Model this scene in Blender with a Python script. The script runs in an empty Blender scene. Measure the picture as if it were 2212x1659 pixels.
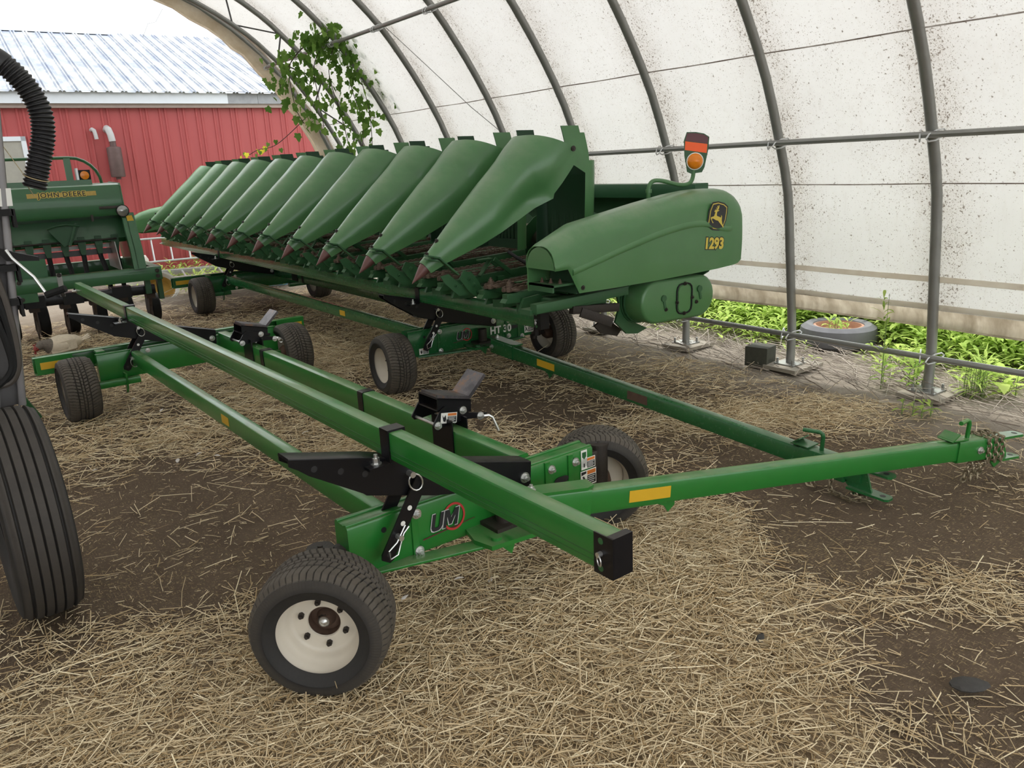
import bpy, math, random
import numpy as np
from mathutils import Vector, Matrix

random.seed(7)
rng = np.random.default_rng(11)
SC = bpy.context.scene
COL = SC.collection
R = math.radians

# ------------------------------------------------------------------ camera
def make_camera():
    f, pitch, roll, yaw, h = 1695.0, R(15.66), R(2.63), R(35.44), 1.70
    F = Vector((math.sin(yaw)*math.cos(pitch), math.cos(yaw)*math.cos(pitch), -math.sin(pitch)))
    right = Vector((math.cos(yaw), -math.sin(yaw), 0))
    up = right.cross(F)
    Rr = right*math.cos(roll) - up*math.sin(roll)
    U = up*math.cos(roll) + right*math.sin(roll)
    cd = bpy.data.cameras.new('camera'); cam = bpy.data.objects.new('camera', cd)
    COL.objects.link(cam)
    cd.sensor_width = 36.0; cd.lens = f/2212*36; cd.clip_start = .05; cd.clip_end = 300
    m = Matrix((( Rr.x, U.x, -F.x, 0), (Rr.y, U.y, -F.y, 0), (Rr.z, U.z, -F.z, h), (0, 0, 0, 1)))
    cam.matrix_world = m
    SC.camera = cam
make_camera()

# ------------------------------------------------------------------ light
SC.view_settings.view_transform = 'Standard'
SC.view_settings.look = 'None'
SC.view_settings.gamma = 1.0
SC.view_settings.use_curve_mapping = False
SC.view_settings.exposure = 0.80

w = bpy.data.worlds.new('overcast_sky'); SC.world = w; w.use_nodes = True
nt = w.node_tree; nt.nodes.clear()
wo = nt.nodes.new('ShaderNodeOutputWorld'); bg = nt.nodes.new('ShaderNodeBackground')
tc = nt.nodes.new('ShaderNodeTexCoord'); nz = nt.nodes.new('ShaderNodeTexNoise')
rp = nt.nodes.new('ShaderNodeValToRGB')
nz.inputs['Scale'].default_value = 2.2; nz.inputs['Detail'].default_value = 4
rp.color_ramp.elements[0].position = .35; rp.color_ramp.elements[0].color = (.90, .965, 1, 1)
rp.color_ramp.elements[1].position = .65; rp.color_ramp.elements[1].color = (1, 1, 1, 1)
nt.links.new(tc.outputs['Generated'], nz.inputs['Vector'])
nt.links.new(nz.outputs['Fac'], rp.inputs['Fac'])
nt.links.new(rp.outputs['Color'], bg.inputs['Color'])
bg.inputs['Strength'].default_value = 1.45
nt.links.new(bg.outputs['Background'], wo.inputs['Surface'])

def make_sun():
    sd = bpy.data.lights.new('sun', 'SUN'); so = bpy.data.objects.new('sun', sd); COL.objects.link(so)
    sd.energy = 1.8; sd.angle = R(6); sd.color = (1, .965, .90)
    d = Vector((.55, .62, 1.15)).normalized()     # towards the sun
    so.rotation_euler = d.to_track_quat('Z', 'Y').to_euler()
    so.location = d*30
make_sun()

# ------------------------------------------------------------------ mesh builder
def V(*a): return np.array(a, float)
def unit(a):
    a = np.asarray(a, float); n = np.linalg.norm(a); return a/n if n > 1e-12 else a

class MB:
    def __init__(s): s.v = []; s.f = []; s.m = []
    def add(s, vs, fs, mi=0):
        o = len(s.v)
        s.v.extend(tuple(float(c) for c in p) for p in vs)
        s.f.extend(tuple(i+o for i in f) for f in fs)
        s.m.extend([mi]*len(fs)); return s
    def box(s, c, size, mi=0, rot=None):
        hx, hy, hz = size[0]/2, size[1]/2, size[2]/2
        p = np.array([(x, y, z) for x in (-hx, hx) for y in (-hy, hy) for z in (-hz, hz)])
        if rot is not None: p = p@np.asarray(rot).T
        return s.add(p+np.asarray(c, float), [(0,1,3,2),(4,6,7,5),(0,4,5,1),(2,3,7,6),(0,2,6,4),(1,5,7,3)], mi)
    def bounds(s, x0, x1, y0, y1, z0, z1, mi=0):
        return s.box(((x0+x1)/2, (y0+y1)/2, (z0+z1)/2), (x1-x0, y1-y0, z1-z0), mi)
    def ring(s, prof, mats, mi=0, cap=True, closed=True):
        """prof: list of sections (each list of 3d points), lofted"""
        n = len(prof[0]); vs = [p for sec in prof for p in sec]; fs = []
        for i in range(len(prof)-1):
            for j in range(n if closed else n-1):
                a = i*n+j; b = i*n+(j+1) % n
                fs.append((a, b, b+n, a+n))
        if cap and closed:
            fs.append(tuple(range(n-1, -1, -1))); o = (len(prof)-1)*n
            fs.append(tuple(o+k for k in range(n)))
        return s.add(vs, fs, mi)
    def beam(s, p0, p1, w, h, r=.008, up=(0, 0, 1), mi=0, cap=True, seg=2):
        """rounded rectangular tube; w across, h along up"""
        p0 = np.asarray(p0, float); p1 = np.asarray(p1, float); d = unit(p1-p0)
        x = unit(np.cross(d, up)); u = unit(np.cross(x, d)); pr = []
        r = min(r, w*.45, h*.45)
        for cx, cy, a0 in ((w/2-r, h/2-r, 0), (-w/2+r, h/2-r, 90), (-w/2+r, -h/2+r, 180), (w/2-r, -h/2+r, 270)):
            for k in range(seg+1):
                a = R(a0+90*k/seg); pr.append((cx+r*math.cos(a), cy+r*math.sin(a)))
        return s.ring([[p+x*a+u*b for a, b in pr] for p in (p0, p1)], None, mi, cap)
    def tube(s, pts, r, n=8, mi=0, cap=True, closed=False):
        pts = [np.asarray(p, float) for p in pts]; m = len(pts)
        rs = r if hasattr(r, '__len__') else [r]*m
        tang = []
        for i in range(m):
            a = pts[(i-1) % m] if (closed or i > 0) else pts[i]
            b = pts[(i+1) % m] if (closed or i < m-1) else pts[i]
            tang.append(unit(b-a))
        nrm = unit(np.cross(tang[0], (0, 0, 1)) if abs(tang[0][2]) < .9 else np.cross(tang[0], (1, 0, 0)))
        secs = []
        for i in range(m):
            t = tang[i]; nrm = unit(nrm - t*(nrm@t)); b = np.cross(t, nrm)
            secs.append([pts[i]+rs[i]*(math.cos(2*math.pi*k/n)*nrm+math.sin(2*math.pi*k/n)*b) for k in range(n)])
        if closed: secs.append(secs[0])
        return s.ring(secs, None, mi, cap and not closed)
    def cyl(s, p0, p1, r, n=16, mi=0, r1=None):
        return s.tube([p0, p1], [r, r if r1 is None else r1], n, mi)
    def prism(s, poly, o, u, v, t0, t1, mi=0):
        """2d polygon in the (u,v) plane through o, extruded from t0 to t1 along u x v"""
        o, u, v = (np.asarray(a, float) for a in (o, u, v)); w_ = np.cross(u, v); n = len(poly)
        vs = [o+u*a+v*b+w_*t for t in (t0, t1) for a, b in poly]
        fs = [tuple(range(n-1, -1, -1)), tuple(range(n, 2*n))]
        fs += [(i, (i+1) % n, n+(i+1) % n, n+i) for i in range(n)]
        return s.add(vs, fs, mi)
    def lathe(s, prof, c, axis, n=32, mi=0, closed=False, a0=0):
        """prof: (radius, offset along axis)"""
        c = np.asarray(c, float); ax = unit(axis)
        e1 = unit(np.cross(ax, (0, 0, 1)) if abs(ax[2]) < .9 else np.cross(ax, (1, 0, 0))); e2 = np.cross(ax, e1)
        m = len(prof); vs = []; fs = []
        for k in range(n):
            a = 2*math.pi*k/n+a0; d = e1*math.cos(a)+e2*math.sin(a)
            vs += [c+d*r+ax*t for r, t in prof]
        for k in range(n):
            for j in range(m if closed else m-1):
                j2 = (j+1) % m; k2 = (k+1) % n
                fs.append((k*m+j, k2*m+j, k2*m+j2, k*m+j2))
        return s.add(vs, fs, mi)
    def bolt(s, c, axis, r=.014, t=.012, mi=0, washer=True):
        c = np.asarray(c, float); ax = unit(axis)
        if washer: s.cyl(c-ax*.001, c+ax*.004, r*1.45, 14, mi)
        s.cyl(c+ax*.003, c+ax*(.003+t), r, 6, mi)
        s.cyl(c+ax*(.003+t), c+ax*(.006+t*1.5), r*.55, 8, mi); return s
    def shell(s, grid, th, mi=0, flip=False, mask=None, mi2=None):
        """thick open surface from a grid of points [nu][nv]"""
        g = np.asarray(grid, float); nu, nv = g.shape[:2]
        du = np.gradient(g, axis=0); dv = np.gradient(g, axis=1)
        nn = np.cross(du, dv); L = np.linalg.norm(nn, axis=2, keepdims=True); nn = nn/np.maximum(L, 1e-9)
        if flip: nn = -nn
        inner = g - nn*th
        vs = list(g.reshape(-1, 3))+list(inner.reshape(-1, 3)); N = nu*nv; fs = []; ms = []
        keep = np.ones((nu-1, nv-1), bool) if mask is None else mask
        for i in range(nu-1):
            for j in range(nv-1):
                if not keep[i, j]: continue
                a, b, c_, d = i*nv+j, (i+1)*nv+j, (i+1)*nv+j+1, i*nv+j+1
                q = (a, b, c_, d)
                fs.append(q if not flip else q[::-1]); ms += [mi, mi if mi2 is None else mi2]
                qi = tuple(k+N for k in q); fs.append(qi[::-1] if not flip else qi)
                for (e0, e1, di, dj) in ((a, d, -1, 0), (b, c_, 1, 0), (a, b, 0, -1), (d, c_, 0, 1)):
                    ii, jj = i+di, j+dj
                    if not (0 <= ii < nu-1 and 0 <= jj < nv-1) or not keep[ii, jj]:
                        fs.append((e0, e1, e1+N, e0+N)); ms.append(mi)
        s.add(vs, fs, mi); s.m[-len(fs):] = ms; return s
    def xf(s, M):
        a = np.array(s.v); Mm = np.array(M)
        s.v = [tuple(p) for p in a@Mm[:3, :3].T+Mm[:3, 3]]; return s
    def shift(s, d): return s.xf(Matrix.Translation(Vector(d)))
    def mesh(s, name, mats, smooth=35):
        me = bpy.data.meshes.new(name); me.from_pydata(s.v, [], s.f)
        for m_ in (mats if isinstance(mats, (list, tuple)) else [mats]): me.materials.append(m_)
        if any(s.m): me.polygons.foreach_set('material_index', s.m)
        me.update()
        if smooth:
            me.shade_smooth(); me.set_sharp_from_angle(angle=R(smooth))
        return me

def link(name, data, parent=None, loc=(0, 0, 0), rot=None):
    o = bpy.data.objects.new(name, data); COL.objects.link(o); o.location = loc
    if rot is not None: o.rotation_euler = rot
    if parent is not None: o.parent = parent
    return o
def mk(name, mb, mats, parent=None, loc=(0, 0, 0), rot=None, smooth=35, label=None):
    o = link(name, mb.mesh(name, mats, smooth), parent, loc, rot)
    if label: o['label'] = label
    return o
def thing(name, label, cat, loc=(0, 0, 0), rotz=0, group=None):
    o = link(name, None, None, loc, (0, 0, rotz)); o.empty_display_size = .1
    return tag(o, label, cat, group)
def tag(o, label, cat, group=None, kind=None):
    o['label'] = label; o['category'] = cat
    if group: o['group'] = group
    if kind: o['kind'] = kind
    return o
def struct(o): o['kind'] = 'structure'; return o

def text_mesh(txt, size, mat, depth=.0015, bold=0.0, shear=0.0, spacing=1.0):
    cu = bpy.data.curves.new('lettering', 'FONT'); cu.body = txt; cu.size = size; cu.extrude = depth
    cu.offset = bold; cu.shear = shear; cu.space_character = spacing; cu.align_x = 'CENTER'; cu.align_y = 'CENTER'
    cu.resolution_u = 4
    o = bpy.data.objects.new('tmp', cu); COL.objects.link(o)
    me = bpy.data.meshes.new_from_object(o.evaluated_get(bpy.context.evaluated_depsgraph_get()))
    bpy.data.objects.remove(o); bpy.data.curves.remove(cu)
    me.materials.clear(); me.materials.append(mat); return me
def frame_mat(o, u, v):
    u = unit(u); v = unit(np.asarray(v, float)-u*(np.dot(u, v))); w_ = np.cross(u, v)
    return Matrix(((u[0], v[0], w_[0], o[0]), (u[1], v[1], w_[1], o[1]), (u[2], v[2], w_[2], o[2]), (0, 0, 0, 1)))
def text_on(name, txt, size, mat, parent, o, u, v, **kw):
    me = text_mesh(txt, size, mat, **kw); me.transform(frame_mat(o, u, v))
    return link(name, me, parent)
def copy_tree(o, parent=None):
    c = o.copy(); COL.objects.link(c); c.parent = parent
    for ch in o.children: copy_tree(ch, c)
    return c

# ------------------------------------------------------------------ materials
def new_mat(name):
    m = bpy.data.materials.new(name); m.use_nodes = True; t = m.node_tree
    return m, t, t.nodes['Principled BSDF']
def nd(t, kind, **kw):
    n = t.nodes.new(kind)
    for k, v_ in kw.items():
        if k in n.inputs: n.inputs[k].default_value = v_
        else: setattr(n, k, v_)
    return n
def lk(t, a, b): t.links.new(a, b)
def ramp(t, fac, stops):
    r = t.nodes.new('ShaderNodeValToRGB'); e = r.color_ramp.elements
    while len(e) < len(stops): e.new(.5)
    for el, (p, c) in zip(e, stops):
        el.position = p; el.color = (*c, 1) if len(c) == 3 else c
    if fac is not None: lk(t, fac, r.inputs['Fac'])
    return r
def mixc(t, fac, a, b, mode='MIX'):
    m = t.nodes.new('ShaderNodeMix'); m.data_type = 'RGBA'; m.blend_type = mode
    for sock, val in ((m.inputs[0], fac), (m.inputs[6], a), (m.inputs[7], b)):
        if hasattr(val, 'is_linked') or hasattr(val, 'links'): lk(t, val, sock)
        elif isinstance(val, (int, float)): sock.default_value = val
        else: sock.default_value = (*val, 1)
    return m.outputs[2]
def mth(t, op, a, b=None):
    m = t.nodes.new('ShaderNodeMath'); m.operation = op
    for i, val in enumerate((a, b)):
        if val is None: continue
        if hasattr(val, 'links'): lk(t, val, m.inputs[i])
        else: m.inputs[i].default_value = val
    return m.outputs[0]
def noise(t, scale, detail=4, rough=.5, vec=None, dist=0):
    n = nd(t, 'ShaderNodeTexNoise', Scale=scale, Detail=detail, Roughness=rough, Distortion=dist)
    if vec is not None: lk(t, vec, n.inputs['Vector'])
    return n.outputs['Fac']
def pos(t, scale=None):
    g = t.nodes.new('ShaderNodeTexCoord').outputs['Object']
    if scale is None: return g
    mp = t.nodes.new('ShaderNodeMapping'); mp.inputs['Scale'].default_value = scale
    lk(t, g, mp.inputs['Vector']); return mp.outputs['Vector']
def bump(t, p, height, strength=.3, dist=.01):
    b = nd(t, 'ShaderNodeBump', Strength=strength, Distance=dist)
    lk(t, height, b.inputs['Height']); lk(t, b.outputs['Normal'], p.inputs['Normal'])

def plain(name, col, rough=.5, metal=0, var=.12, scale=14, spec=.5, bmp=0):
    m, t, p = new_mat(name)
    n = noise(t, scale, 5, .6, pos(t))
    c = mixc(t, n, tuple(x*(1-var) for x in col), tuple(min(1, x*(1+var)) for x in col))
    lk(t, c, p.inputs['Base Color']); p.inputs['Roughness'].default_value = rough
    p.inputs['Metallic'].default_value = metal; p.inputs['Specular IOR Level'].default_value = spec
    if bmp: bump(t, p, noise(t, scale*4, 4, .6, pos(t)), bmp, .004)
    return m
def paint(name, col, rough=.32, dust=.35, dustcol=(.30, .27, .19), rust=0.0, coat=.3, spec=.5):
    """gloss paint; dry dust settled on faces that look up, rust spots with their own shape"""
    m, t, p = new_mat(name)
    n1 = noise(t, 6, 5, .6, pos(t)); n2 = noise(t, 45, 4, .7, pos(t))
    c = mixc(t, n1, tuple(x*.88 for x in col), tuple(x*1.12 for x in col))
    geo = t.nodes.new('ShaderNodeNewGeometry'); sx = t.nodes.new('ShaderNodeSeparateXYZ')
    lk(t, geo.outputs['Normal'], sx.inputs[0])
    upf = mth(t, 'MAXIMUM', mth(t, 'SUBTRACT', sx.outputs['Z'], .35), 0)
    film = ramp(t, noise(t, 9, 6, .65, pos(t, (1, .35, 1))), [(.35, (0, 0, 0)), (.75, (1, 1, 1))]).outputs['Color']
    fac = mth(t, 'MULTIPLY', mth(t, 'MULTIPLY', upf, 1.5*dust), film)
    c = mixc(t, fac, c, dustcol)
    haze = mth(t, 'MULTIPLY', n2, .045*dust); c = mixc(t, haze, c, dustcol)
    if rust:
        rr = ramp(t, noise(t, 5, 8, .72, pos(t)), [(.70-rust*.2, (0, 0, 0)), (.76-rust*.2, (1, 1, 1))]).outputs['Color']
        c = mixc(t, mth(t, 'MULTIPLY', rr, mth(t, 'MINIMUM', mth(t, 'ADD', upf, .25), 1)), c, (.14, .06, .03))
    lk(t, c, p.inputs['Base Color'])
    lk(t, mth(t, 'ADD', mth(t, 'MULTIPLY', fac, .5), mth(t, 'ADD', mth(t, 'MULTIPLY', n2, .12), rough-.06)), p.inputs['Roughness'])
    p.inputs['Coat Weight'].default_value = coat; p.inputs['Coat Roughness'].default_value = .07; p.inputs['Specular IOR Level'].default_value = spec
    return m

M = {}
M['green'] = paint('green_gloss_paint', (.013, .165, .022), .30, .55, (.33, .31, .20), rust=.12)
M['green_far'] = paint('green_clean_paint', (.013, .112, .030), .26, .22, (.35, .34, .27), rust=0)
M['green_drill'] = paint('green_drill_paint', (.016, .10, .030), .42, .35)
M['green_hdr'] = paint('green_header_paint', (.022, .088, .030), .5, .3, (.2, .2, .12), coat=0)
M['poly'] = paint('green_poly_plastic', (.058, .168, .056), .38, .40, (.34, .36, .26), coat=.22)
M['hood_in'] = plain('shaded_green_plastic', (.012, .050, .020), .6)  # poly green darkened to paint in the shade inside the hoods
M['black'] = paint('black_gloss_paint', (.006, .006, .0075), .34, .16, (.18, .13, .09), rust=.10, coat=.05, spec=.28)
M['blackdull'] = plain('black_rubber', (.010, .010, .010), .7, spec=.3)
M['rubber'] = None
M['white_rim'] = plain('cream_white_rim_paint', (.66, .60, .50), .42, var=.10, scale=9)
M['steel'] = plain('zinc_plated_steel', (.62, .62, .60), .32, .9, var=.2)
M['galv'] = plain('galvanised_pipe', (.27, .27, .255), .42, .55, var=.16, scale=8)
M['rust'] = plain('rusty_brown_iron', (.105, .062, .042), .75, .2, var=.45, scale=22, bmp=.5)
M['chainrust'] = plain('rusty_chain', (.115, .078, .055), .6, .35, var=.5, scale=40)
M['chain'] = plain('brass_zinc_chain', (.30, .25, .17), .4, .8, var=.4, scale=60)
M['kingpin'] = plain('greasy_brown_iron', (.030, .023, .018), .55, .2, var=.35, scale=30, bmp=.4)
M['yellow'] = plain('amber_reflective_tape', (.62, .37, .015), .45, var=.06)
M['amber'] = plain('amber_lens', (.75, .22, .01), .18, var=.15, scale=30)
M['orange'] = plain('fluorescent_orange_tape', (.95, .12, .015), .5, var=.04)
M['maroon'] = plain('dark_red_reflector_tape', (.10, .018, .022), .4, var=.08)
M['white'] = plain('white_vinyl', (.78, .77, .72), .5, var=.04)
M['ink'] = plain('black_vinyl_ink', (.014, .014, .016), .5, var=.05)
M['deeryellow'] = plain('yellow_vinyl', (.62, .48, .07), .5, var=.06)
M['gold'] = plain('faded_gold_decal', (.42, .29, .06), .5, var=.3, scale=30)
M['redink'] = plain('red_vinyl', (.42, .035, .03), .5, var=.05)
M['orangeink'] = plain('orange_label_ink', (.60, .17, .03), .5, var=.05)
M['palegrey'] = plain('pale_grey_vinyl', (.5, .5, .48), .5, var=.04)
M['alu'] = plain('aluminium', (.62, .63, .64), .4, .7, var=.12)
M['greysteel'] = plain('dark_grey_mast_paint', (.085, .08, .08), .5, .2, var=.2, scale=5)
M['corr'] = plain('black_corrugated_plastic', (.016, .016, .018), .38, var=.1)
M['twine'] = plain('straw_twine', (.45, .36, .2), .8)
M['wood'] = plain('weathered_grey_wood', (.30, .31, .33), .75, var=.3, scale=10)
M['darkwood'] = plain('damp_dark_wood', (.05, .05, .035), .85, var=.4, scale=18, bmp=.4)
M['conc'] = plain('weathered_concrete', (.33, .32, .29), .9, var=.25, scale=12, bmp=.3)
M['woodplate'] = plain('plywood_base_plate', (.27, .24, .19), .85, var=.3, scale=16)
def mat_rubber(name='dusty_tyre_rubber', dust=(.115, .096, .073)):
    m, t, p = new_mat(name)
    geo = t.nodes.new('ShaderNodeNewGeometry')
    n = noise(t, 12, 5, .6, pos(t)); n2 = noise(t, 70, 4, .7, pos(t))
    at = t.nodes.new('ShaderNodeAttribute'); at.attribute_name = 'tread'     # 1 on the worn tread, 0 in grooves and sidewalls
    dustm = mth(t, 'MULTIPLY', at.outputs['Fac'], mth(t, 'ADD', mth(t, 'MULTIPLY', n, .7), .25))
    c = mixc(t, dustm, (.009, .009, .0095), dust)
    c = mixc(t, mth(t, 'MULTIPLY', n2, .10), c, (.17, .14, .10))
    lk(t, c, p.inputs['Base Color']); p.inputs['Roughness'].default_value = .72
    return m
M['rubber'] = mat_rubber()
M['rubber_rib'] = mat_rubber('worn_rib_tyre_rubber', (.058, .050, .043))

def mat_tarp():
    m, t, p = new_mat('white_poly_tarp'); t.nodes.remove(p)
    out = t.nodes['Material Output']; P = pos(t)
    sx = t.nodes.new('ShaderNodeSeparateXYZ'); lk(t, P, sx.inputs[0])
    at = t.nodes.new('ShaderNodeAttribute'); at.attribute_name = 'nearrib'
    big = noise(t, .9, 5, .6, P); mid = noise(t, 3.5, 5, .6, P)
    # mildew specks, thicker beside the ribs
    sp1 = noise(t, 60, 2, .5, P); sp2 = noise(t, 130, 2, .5, P)
    dens = mth(t, 'ADD', mth(t, 'MULTIPLY', at.outputs['Fac'], .085), mth(t, 'MULTIPLY', mid, .16))
    s1 = ramp(t, mth(t, 'ADD', sp1, dens), [(.765, (0, 0, 0)), (.80, (1, 1, 1))]).outputs['Color']
    s2 = ramp(t, mth(t, 'ADD', sp2, dens), [(.745, (0, 0, 0)), (.80, (1, 1, 1))]).outputs['Color']
    c = mixc(t, big, (.79, .78, .765), (.87, .864, .855))
    c = mixc(t, mth(t, 'MULTIPLY', at.outputs['Fac'], mth(t, 'MULTIPLY', mid, .22)), c, (.45, .36, .27))
    c = mixc(t, mth(t, 'MULTIPLY', s2, .75), c, (.30, .25, .20))
    c = mixc(t, mth(t, 'MULTIPLY', s1, .65), c, (.26, .21, .17))
    # woven drip streaks
    st = noise(t, 1, 4, .6, pos(t, (30, 30, 1.2)))
    c = mixc(t, mth(t, 'MULTIPLY', ramp(t, st, [(.55, (0, 0, 0)), (.75, (1, 1, 1))]).outputs['Color'], .10), c, (.5, .43, .36))
    df = t.nodes.new('ShaderNodeBsdfDiffuse'); tr = t.nodes.new('ShaderNodeBsdfTranslucent')
    mx = t.nodes.new('ShaderNodeMixShader'); mx.inputs[0].default_value = .58
    lk(t, c, df.inputs['Color']); lk(t, c, tr.inputs['Color'])
    lk(t, df.outputs[0], mx.inputs[1]); lk(t, tr.outputs[0], mx.inputs[2]); lk(t, mx.outputs[0], out.inputs['Surface'])
    return m
M['tarp'] = mat_tarp()
def mat_cloth(name, c0, c1, tl=.35, scale=7, stretch=(1, 1, 1)):
    m, t, p = new_mat(name); t.nodes.remove(p); out = t.nodes['Material Output']
    n = noise(t, scale, 6, .65, pos(t, stretch)); c = mixc(t, ramp(t, n, [(.3, (0,)*3), (.7, (1,)*3)]).outputs['Color'], c0, c1)
    df = t.nodes.new('ShaderNodeBsdfDiffuse'); tr = t.nodes.new('ShaderNodeBsdfTranslucent')
    mx = t.nodes.new('ShaderNodeMixShader'); mx.inputs[0].default_value = tl
    lk(t, c, df.inputs['Color']); lk(t, c, tr.inputs['Color'])
    lk(t, df.outputs[0], mx.inputs[1]); lk(t, tr.outputs[0], mx.inputs[2]); lk(t, mx.outputs[0], out.inputs['Surface'])
    return m
M['hem'] = mat_cloth('stained_tarp_hem', (.50, .44, .36), (.82, .77, .69), .58, 1, (9, 9, 1.1))
M['band'] = mat_cloth('doubled_tarp_band', (.80, .75, .68), (.90, .87, .82), .80, 4)
M['edge'] = mat_cloth('stained_tarp_edge', (.70, .63, .52), (.96, .93, .87), .66, 3)
M['seam'] = mat_cloth('mildewed_seam', (.25, .18, .14), (.84, .82, .80), .58, 2.2)

def mat_dirt():
    m, t, p = new_mat('straw_littered_dirt'); P = pos(t)
    sx = t.nodes.new('ShaderNodeSeparateXYZ'); lk(t, P, sx.inputs[0])
    big = noise(t, .8, 5, .6, P); mid = noise(t, 5, 6, .65, P); fine = noise(t, 60, 5, .7, P)
    base = mixc(t, mid, (.095, .067, .047), (.235, .172, .118))
    base = mixc(t, mth(t, 'MULTIPLY', fine, .55), base, (.11, .082, .058))
    # chaff: short straw bits ground into the dirt, two directions
    ch1 = noise(t, 1, 3, .6, pos(t, (170, 32, 1))); ch2 = noise(t, 1, 3, .6, pos(t, (38, 150, 1)))
    ch = mth(t, 'MAXIMUM', ch1, ch2)
    cov = ramp(t, mth(t, 'ADD', ch, mth(t, 'MULTIPLY', big, .22)), [(.70, (0,)*3), (.80, (1,)*3)]).outputs['Color']
    base = mixc(t, mth(t, 'MULTIPLY', cov, .75), base, (.52, .39, .21))
    cd = t.nodes.new('ShaderNodeAttribute'); cd.attribute_name = 'strawcover'     # matted straw where it lies thick
    mat_ = mixc(t, ch, (.34, .245, .145), (.74, .58, .37))
    base = mixc(t, mth(t, 'MULTIPLY', cd.outputs['Fac'], .85), base, mat_)
    # sunlit brightness painted into the dry ground towards the open side and outside
    pale = ramp(t, mth(t, 'ADD', mth(t, 'MULTIPLY', sx.outputs['X'], .1), mth(t, 'MULTIPLY', mid, .10)), [(.49, (0,)*3), (.57, (1,)*3)]).outputs['Color']
    dry = mixc(t, fine, (.24, .20, .16), (.50, .44, .36))  # daylight tone mixed into the open ground
    paleY = ramp(t, mth(t, 'ADD', mth(t, 'MULTIPLY', sx.outputs['Y'], .05), mth(t, 'MULTIPLY', mid, .08)), [(.58, (0,)*3), (.68, (1,)*3)]).outputs['Color']
    base = mixc(t, mth(t, 'MAXIMUM', pale, paleY), base, dry)
    lk(t, base, p.inputs['Base Color']); p.inputs['Roughness'].default_value = .95
    p.inputs['Specular IOR Level'].default_value = .15
    bump(t, p, mth(t, 'ADD', mth(t, 'MULTIPLY', fine, .5), mth(t, 'ADD', mid, mth(t, 'MULTIPLY', ch, .6))), .9, .03)
    return m
M['dirt'] = mat_dirt()

def mat_straw(name, a, b):
    m, t, p = new_mat(name)
    at = t.nodes.new('ShaderNodeAttribute'); at.attribute_name = 'tone'
    c = ramp(t, at.outputs['Fac'], [(0, a), (.55, tuple((x+y)/2 for x, y in zip(a, b))), (1, b)]).outputs['Color']
    lk(t, c, p.inputs['Base Color']); p.inputs['Roughness'].default_value = .6
    p.inputs['Specular IOR Level'].default_value = .3
    return m
M['straw'] = mat_straw('dry_straw', (.46, .32, .16), (1.0, .88, .62))
M['stick'] = mat_straw('dead_stalks', (.17, .13, .10), (.62, .55, .46))

def mat_leaf(name, a, b, tl=.45):
    m, t, p = new_mat(name); t.nodes.remove(p); out = t.nodes['Material Output']
    at = t.nodes.new('ShaderNodeAttribute'); at.attribute_name = 'tone'
    oi = t.nodes.new('ShaderNodeObjectInfo')
    f = mth(t, 'ADD', mth(t, 'MULTIPLY', at.outputs['Fac'], .8), mth(t, 'MULTIPLY', oi.outputs['Random'], .5))
    c = ramp(t, f, [(0, a), (1, b)]).outputs['Color']
    df = t.nodes.new('ShaderNodeBsdfDiffuse'); tr = t.nodes.new('ShaderNodeBsdfTranslucent')
    mx = t.nodes.new('ShaderNodeMixShader'); mx.inputs[0].default_value = tl
    lk(t, c, df.inputs['Color']); lk(t, c, tr.inputs['Color'])
    lk(t, df.outputs[0], mx.inputs[1]); lk(t, tr.outputs[0], mx.inputs[2]); lk(t, mx.outputs[0], out.inputs['Surface'])
    return m
M['weed'] = mat_leaf('weed_leaves', (.20, .34, .07), (.62, .76, .22))
M['vine'] = mat_leaf('vine_leaves', (.09, .19, .035), (.24, .38, .09), .55)
M['vineyel'] = mat_leaf('yellow_vine_leaf', (.72, .66, .05), (.8, .75, .1))
M['stem'] = plain('brown_vine_stem', (.07, .045, .035), .8)
M['greenstem'] = plain('green_stem', (.15, .22, .07), .7)

def mat_siding():
    m, t, p = new_mat('red_steel_siding'); P = pos(t)
    n = noise(t, 1.2, 4, .6, P); st = noise(t, 1, 4, .6, pos(t, (9, 9, .5)))
    c = mixc(t, n, (.33, .052, .055), (.41, .080, .078))
    c = mixc(t, mth(t, 'MULTIPLY', ramp(t, st, [(.5, (0,)*3), (.75, (1,)*3)]).outputs['Color'], .25), c, (.30, .07, .08))
    lk(t, c, p.inputs['Base Color']); p.inputs['Roughness'].default_value = .55
    return m
M['siding'] = mat_siding()
def mat_roof():
    m, t, p = new_mat('patchy_white_steel_roof'); P = pos(t)
    n = noise(t, 1.6, 7, .68, pos(t, (1, .55, .55))); r = noise(t, 1.1, 8, .72, pos(t, (1.2, .6, .6)))
    c = ramp(t, n, [(.38, (.15, .18, .26)), (.50, (.25, .275, .32)), (.57, (.37, .38, .39))]).outputs['Color']
    c = mixc(t, mth(t, 'MULTIPLY', ramp(t, r, [(.61, (0,)*3), (.66, (1,)*3)]).outputs['Color'], .6), c, (.40, .24, .16))
    lk(t, c, p.inputs['Base Color']); p.inputs['Roughness'].default_value = .6; p.inputs['Metallic'].default_value = .1
    return m
M['roof'] = mat_roof()
M['fascia'] = plain('white_fascia_metal', (.66, .70, .75), .5, var=.05)
M['soffit'] = plain('pinkish_beige_trim', (.36, .29, .26), .7, var=.15)
M['muffler'] = plain('brown_rusted_muffler', (.115, .075, .070), .6, .3, var=.3, scale=14)
M['pipe'] = plain('grey_pvc_pipe', (.45, .45, .45), .5, var=.15)
M['greyboard'] = plain('grey_boarded_window', (.33, .32, .28), .8, var=.25, scale=6)
M['blue'] = plain('blue_plastic', (.16, .36, .55), .5)
M['pail'] = plain('white_plastic_pail', (.65, .63, .58), .5)
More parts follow.
